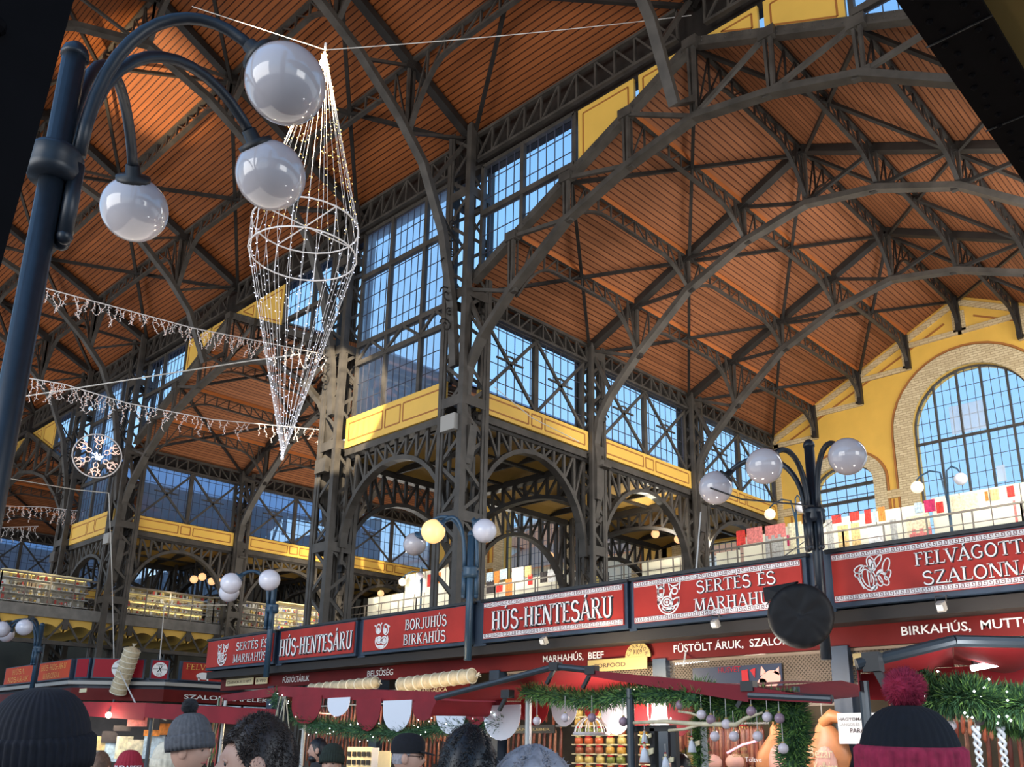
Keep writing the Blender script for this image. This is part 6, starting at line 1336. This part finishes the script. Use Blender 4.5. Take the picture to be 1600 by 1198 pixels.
# ---------------------------------------------------------------- people in the crowd
SKIN = mat('skin', (.52, .30, .22), .5, 0, .08, 12); EYE = mat('eye', (.05, .035, .03), .2); LIP = mat('lip', (.42, .14, .12), .5)
def skin_body(bulk):
    """one continuous clothed body grown from a jointed skeleton (pelvis root, facing +Y)"""
    J = [((0, 0, .96), .125*bulk), ((0, 0, 1.14), .128*bulk), ((0, .005, 1.32), .14*bulk), ((0, -.005, 1.435), .075), ((0, .01, 1.53), .05)]; Ed = [(0, 1), (1, 2), (2, 3), (3, 4)]
    for s in (-1, 1):
        b = len(J); J += [((s*.175, 0, 1.385), .068*bulk), ((s*.235, -.03, 1.13), .052*bulk), ((s*.215, .09, .9), .038), ((s*.205, .13, .83), .034)]; Ed += [(2, b), (b, b+1), (b+1, b+2), (b+2, b+3)]
        b = len(J); J += [((s*.095, 0, .86), .092), ((s*.105, .015, .5), .062), ((s*.11, -.02, .11), .045), ((s*.125, .12, .045), .04)]; Ed += [(0, b), (b, b+1), (b+1, b+2), (b+2, b+3)]
    me = bpy.data.meshes.new('b'); me.from_pydata([j[0] for j in J], Ed, []); ob = bpy.data.objects.new('b', me); COL.objects.link(ob)
    md = ob.modifiers.new('s', 'SKIN'); md.use_smooth_shade = True
    for i, (c, r) in enumerate(J): 
        v = me.skin_vertices[0].data[i]; f = .72 if i in (0, 1, 2) else 1; v.radius = (r*(1.25 if i in (0, 1, 2) else 1), r*f*1.1); v.use_root = i == 0
    su = ob.modifiers.new('u', 'SUBSURF'); su.levels = 2
    dg = bpy.context.evaluated_depsgraph_get(); ev = ob.evaluated_get(dg); m2 = bpy.data.meshes.new_from_object(ev)
    vs = [tuple(v.co) for v in m2.vertices]; fs = [tuple(p.vertices) for p in m2.polygons]; bpy.data.objects.remove(ob); bpy.data.meshes.remove(me); bpy.data.meshes.remove(m2); return vs, fs
BODY = {b: skin_body(b) for b in (1.0, 1.12)}
HC = V((0, .02, 1.63))
def head_pt(th, ph, k=1.0):
    """surface of the head: ph latitude, th azimuth (0 = +Y, the face)"""
    x, y, z = math.sin(th)*math.cos(ph), math.cos(th)*math.cos(ph), math.sin(ph); f = max(0, y)
    rx, ry, rz = .074, .094, .118
    if z < 0: rx *= 1-.28*z*z; ry *= 1-.12*z*z*(1 if y > 0 else 2.2)
    q = V((x*rx, y*ry, z*rz))
    if k == 1.0 and y > 0:
        g = math.exp(-((x/.16)**2+((z+.12)/.2)**2)); q.y += .022*g*f
        for s in (-1, 1): q.y -= .012*math.exp(-(((x-s*.38)/.2)**2+((z-.08)/.13)**2))
        q.y += .006*math.exp(-((z-.24)/.1)**2)*f+.008*math.exp(-((x/.3)**2+((z+.85)/.16)**2))
        q.y += .007*math.exp(-((x/.25)**2+((z+.48)/.09)**2))
    return q*k
def head_into(m, skin_i, eye_i, lip_i):
    n, k = 40, 26; b = []; m.k = skin_i
    for i in range(k+1):
        for j in range(n): b.append(HC+head_pt(2*A_*j/n, -A_/2+A_*i/k))
    m.add(b, [(i*n+j, i*n+(j+1) % n, (i+1)*n+(j+1) % n, (i+1)*n+j) for i in range(k) for j in range(n)])
    for s in (-1, 1):
        m.k = skin_i; m.sph(HC+V((s*.076, -.008, -.005)), .032, 10, 8, (.35, .7, 1.05)); m.k = eye_i; m.sph(HC+V((s*.029, .0715, .008)), .0105, 10, 8)
        m.k = skin_i; m.tube([HC+V((s*.045, .068, .012)), HC+V((s*.029, .081, .018)), HC+V((s*.014, .077, .012))], .006, 6); m.k = 0 if False else skin_i
    m.k = lip_i; m.tube([HC+V((-.024, .078, -.056)), HC+V((0, .091, -.053)), HC+V((.024, .078, -.056))], [.003, .0065, .003], 8); m.k = skin_i
def hair(t, m_, cover=.15, k=1.1, tufts=500, length=.03, seed=1, name='hair', back=.55, vol=.0):
    """hair shell over scalp and nape plus short strands"""
    rnd = random.Random(seed); n, kk = 36, 18; m = MB(); 
    def low(th): c = math.cos(th); return -back+(back+cover+.45)*max(0, min(1, (c+.25)/.9))**1.3
    vs = []
    for i in range(kk+1):
        for j in range(n): th = 2*A_*j/n; ph = low(th)+(A_/2-low(th))*i/kk; q = head_pt(th, ph, k)+V((0, 0, vol*max(0, math.sin(ph)))); vs.append(HC+q*(1+.025*math.sin(7*th+5*ph)+.02*rnd.random()))
    m.add(vs, [(i*n+j, i*n+(j+1) % n, (i+1)*n+(j+1) % n, (i+1)*n+j) for i in range(kk) for j in range(n)])
    for _ in range(tufts):
        th = rnd.random()*2*A_; ph = low(th)+(A_/2-low(th))*rnd.random(); p = HC+head_pt(th, ph, k*.99)+V((0, 0, vol*max(0, math.sin(ph)))); d = (p-HC).normalized(); d = (d*.32+V((rnd.gauss(0, .35), rnd.gauss(-.1, .35), rnd.gauss(-.55, .35)))).normalized(); u = d.orthogonal().normalized()*.0016; w_ = d.cross(u); l = length*(.5+rnd.random())
        m.add([p+u, p-u*.5+w_, p-u*.5-w_, p+d*l], [(0, 1, 3), (1, 2, 3), (2, 0, 3)])
    return m.build(name, m_, t, True, True)
def beanie(t, m_, r=.108, h=.15, z=.02, cuff=None, ribs=40, pom=None, name='knit_hat', pr=.05, seed=3, tilt=0.1, cuffh=.07, depth=1.08, split=None):
    m = MB(); n = ribs*4; R = Matrix.Rotation(tilt, 3, 'X'); base = HC+V((0, -.005, z))
    def dome(prof, amp):
        vs = []; k = len(prof)
        for rr, zz in prof:
            for j in range(n): th = 2*A_*j/n; q = rr*(1+amp*math.cos(ribs*th)); vs.append(base+R @ V((math.sin(th)*q, math.cos(th)*q*depth, zz)))
        m.add(vs, [(i*n+j, i*n+(j+1) % n, (i+1)*n+(j+1) % n, (i+1)*n+j) for i in range(k-1) for j in range(n)]+[tuple((k-1)*n+j for j in range(n))])
    dome([(r*.97, -.02)]+[(r*math.cos(a*A_/2/9)**.75 if a < 9 else .012, h*math.sin(a*A_/2/9)) for a in range(10)], .018)
    o = m.build(name, m_, t, True, True)
    m = MB(); dome([(r*1.0, -.05), (r*1.06, -.055), (r*1.09, -.03), (r*1.08, cuffh-.055), (r*1.0, cuffh-.045)], .03); m.build('cuff', cuff or m_, o, True, True)
    if pom:
        rnd = random.Random(seed); m = MB(); c = base+R @ V((0, 0, h+pr*.75)); m.sph(c, pr*.85, 16, 12)
        for _ in range(1500): d = V((rnd.gauss(0, 1), rnd.gauss(0, 1), rnd.gauss(0, 1))).normalized(); u = d.orthogonal().normalized()*.0022; w_ = d.cross(u); q = c+d*pr*.7; m.add([q+u, q-u*.5+w_, q-u*.5-w_, c+d*pr*(1+.18*rnd.random())], [(0, 1, 3), (1, 2, 3), (2, 0, 3)])
        m.build('pompom', pom, o, True, True)
    return o
def person(pos, face, coat, label, bulk=1.0, trousers=(.03, .03, .04), skin=None):
    """pos = centre of the head; face = compass vector the body faces"""
    pos = V(pos); s = pos.z/HC.z; rz = math.atan2(-face[0], face[1]); t = thing('person', label, 'person', (pos.x, pos.y, 0), None, rz); t.scale = (s, s, s)
    t.location = V((pos.x, pos.y, 0))-Matrix.Rotation(rz, 3, 'Z') @ V((0, HC.y*s, 0))
    cm = mat('coat', coat, .8, 0, .2, 14); tm = mat('trousers', trousers, .8); sh = mat('shoes', (.02, .018, .016), .5); vs, fs = BODY[bulk]; m = MB(); m.v = list(vs)
    for f in fs:
        c = sum((V(vs[i]) for i in f), V())/len(f); m.f.append(f); m.m.append(2 if c.z > 1.475 and abs(c.x) < .09 else 5 if c.z < .1 else 1 if c.z < .8 and abs(c.x) < .19 else 2 if (abs(c.x) > .17 and c.z < .9) else 0)
    head_into(m, 2, 3, 4)
    for s_ in (-1, 1):          # palms with four fingers and a thumb
        w_ = V((s_*.205, .135, .82)); m.k = 2; m.sph(w_+V((0, .012, -.035)), .04, 10, 8, (.42, .75, 1.05))
        for i, L in enumerate((.062, .072, .068, .052)): b = w_+V((0, -.012+.017*i, -.065)); m.tube([b, b+V((-s_*.006, .004, -L*.5)), b+V((-s_*.018, .01, -L))], [.0095, .009, .006], 7)
        b = w_+V((-s_*.008, .035, -.02)); m.tube([b, b+V((-s_*.012, .026, -.02)), b+V((-s_*.02, .036, -.05))], [.011, .01, .007], 7)
    m.k = 0; m.build('body', [cm, tm, skin or SKIN, EYE, LIP, sh], t, True, True)
    q = MB(); q.lathe([(.085, 1.43), (.09, 1.45), (.082, 1.5), (.07, 1.51)], (0, 0, 0), 20); q.build('collar', cm, t, True, True); return t
AW = (-.68, .73); RT = (.73, .68); LT = (-.73, -.68); TO = (.68, -.73)
NAVY = mat('navy_knit', (.005, .006, .012), .9, 0, .3, 60); GREYK = mat('grey_knit', (.085, .088, .10), .9, 0, .25, 50); DGREY = mat('dark_grey_fur', (.03, .032, .038), .9); WINE = mat('wine_knit', (.32, .02, .055), .95, 0, .3, 40); BLKK = mat('black_knit', (.003, .004, .008), .9, 0, .3, 60); GRNK = mat('dark_green_knit', (.012, .02, .014), .9, 0, .3, 60); REDK = mat('red_cap_knit', (.30, .012, .03), .85)
H_DK = mat('dark_brown_hair', (.022, .014, .012), .5, 0, .4, 60); H_BK = mat('black_hair', (.006, .005, .007), .45, 0, .4, 60); H_GR = mat('grey_hair', (.30, .28, .30), .6, 0, .3, 60); H_BR = mat('brown_hair', (.14, .075, .045), .6, 0, .3, 40)
t = person(AD(58, 1176, 2.3), AW, (.02, .022, .03), 'person seen from behind in a dark navy ribbed knit hat, lower left corner'); beanie(t, NAVY, .116, .135, .02, None, 44, None, tilt=.12)
t = person(AD(296, 1174, 4.9), RT, (.03, .03, .05), 'person in profile wearing a grey ribbed bobble hat'); beanie(t, GREYK, .105, .135, .062, GREYK, 30, DGREY, pr=.042, tilt=.12)
t = person(AD(262, 1190, 6.6), AW, (.42, .38, .30), 'person in a cream hat behind the grey bobble hat'); beanie(t, mat('cream_knit', (.62, .56, .44), .9, 0, .2, 30), .11, .14, .01, None, 20)
t = person(AD(402, 1198, 2.45), (-.6, -.8), (.03, .035, .05), 'person with short tousled dark brown hair looking left'); hair(t, H_DK, .05, 1.07, 9000, .014, 2, vol=.008, back=.35)
t = person(AD(637, 1184, 5.9), RT, (.015, .015, .018), 'person with glasses in a black peaked cap facing right'); 
m = MB(); n = 30; vs = []
for rr, zz in [(1.0, .0), (1.04, .03), (1.0, .07), (.8, .105), (.4, .122), (.02, .126)]:
    for j in range(n): th = 2*A_*j/n; vs.append(HC+V((math.sin(th)*.088*rr, math.cos(th)*.108*rr, .03+zz)))
m.add(vs, [(i*n+j, i*n+(j+1) % n, (i+1)*n+(j+1) % n, (i+1)*n+j) for i in range(5) for j in range(n)]); cp = m.build('peaked_cap', BLKK, t, True, True)
m = MB(); m.prism([HC+V((.085*math.sin(a), .09+.085*math.cos(a), .035-.02*math.cos(a))) for a in [-A_/2+A_*i/12 for i in range(13)]], (0, 0, .008)); m.build('peak', BLKK, cp, False, True)
m = MB()
for s in (-1, 1): m.tube([HC+V((s*.031+.021*math.cos(2*A_*i/14), .097, .008+.016*math.sin(2*A_*i/14))) for i in range(14)], .0025, 5, True); m.tube([HC+V((s*.052, .096, .012)), HC+V((s*.078, .01, .014))], .0025, 5)
m.tube([HC+V((-.01, .1, .012)), HC+V((.01, .1, .012))], .0025, 5); m.build('glasses', BLK, t, False, True); hair(t, H_GR, .3, 1.03, 100, .01, 5, back=.3)
t = person(AD(730, 1212, 2.6), AW, (.02, .02, .022), 'person with thick black hair seen from behind'); hair(t, H_BK, .1, 1.12, 9000, .012, 4, back=.8, vol=.006)
t = person(AD(832, 1318, 1.2), AW, (.05, .05, .06), 'grey haired person close to the viewer, only the crown showing'); hair(t, H_GR, .1, 1.06, 12000, .006, 6, back=.6)
t = person(AD(1424, 1210, 2.45), AW, (.10, .01, .02), 'person seen from behind in a black and wine red bobble hat', 1.12); o = beanie(t, BLKK, .128, .15, .03, WINE, 34, WINE, pr=.056, seed=8, tilt=.05, cuffh=.09)
t = person(AD(518, 1194, 7.9), TO, (.02, .03, .02), 'person facing us in a dark green knit hat'); beanie(t, GRNK, .103, .125, .06, None, 30)
t = person(AD(497, 1172, 10), LT, (.02, .02, .024), 'bearded person with dark hair looking left in the stall'); hair(t, H_BK, .1, 1.08, 500, .015, 7)
m = MB(); m.sph(HC+V((0, .045, -.085)), .06, 14, 10, (1.0, .85, .75)); m.build('beard', H_BK, t, True, True)
t = person(AD(201, 1200, 7.5), (.9, -.2), (.2, .12, .14), 'person in a dark red knit hat lettered BUDAPEST'); o = beanie(t, REDK, .108, .135, .02, None, 24, None)
m_ = mat('cap_letter', (.8, .78, .78), .7)
def cyl(u, v, d=0): a = A_/2*.55+A_*.9-u/.12; return HC+V((math.sin(a)*(.1235+d), math.cos(a)*(.132+d), .0+v))
sans('BUDAPEST', 'lettering', lambda u, v, d=0: HC+V((math.sin(-u/.12+1.2)*(.121+d), math.cos(-u/.12+1.2)*(.131+d), v+.005)), -.02, -.02, .26, .04, m_, o, .002, .001, .02)
t = person(AD(155, 1200, 7.1), AW, (.08, .06, .05), 'brown haired person seen from behind left of the red hat'); hair(t, H_BR, .1, 1.12, 700, .02, 9, back=.9)
t = person(AD(1062, 1200, 7.6), LT, (.05, .05, .06), 'dark haired person below the forked branch'); hair(t, H_BK, .1, 1.1, 600, .02, 10)
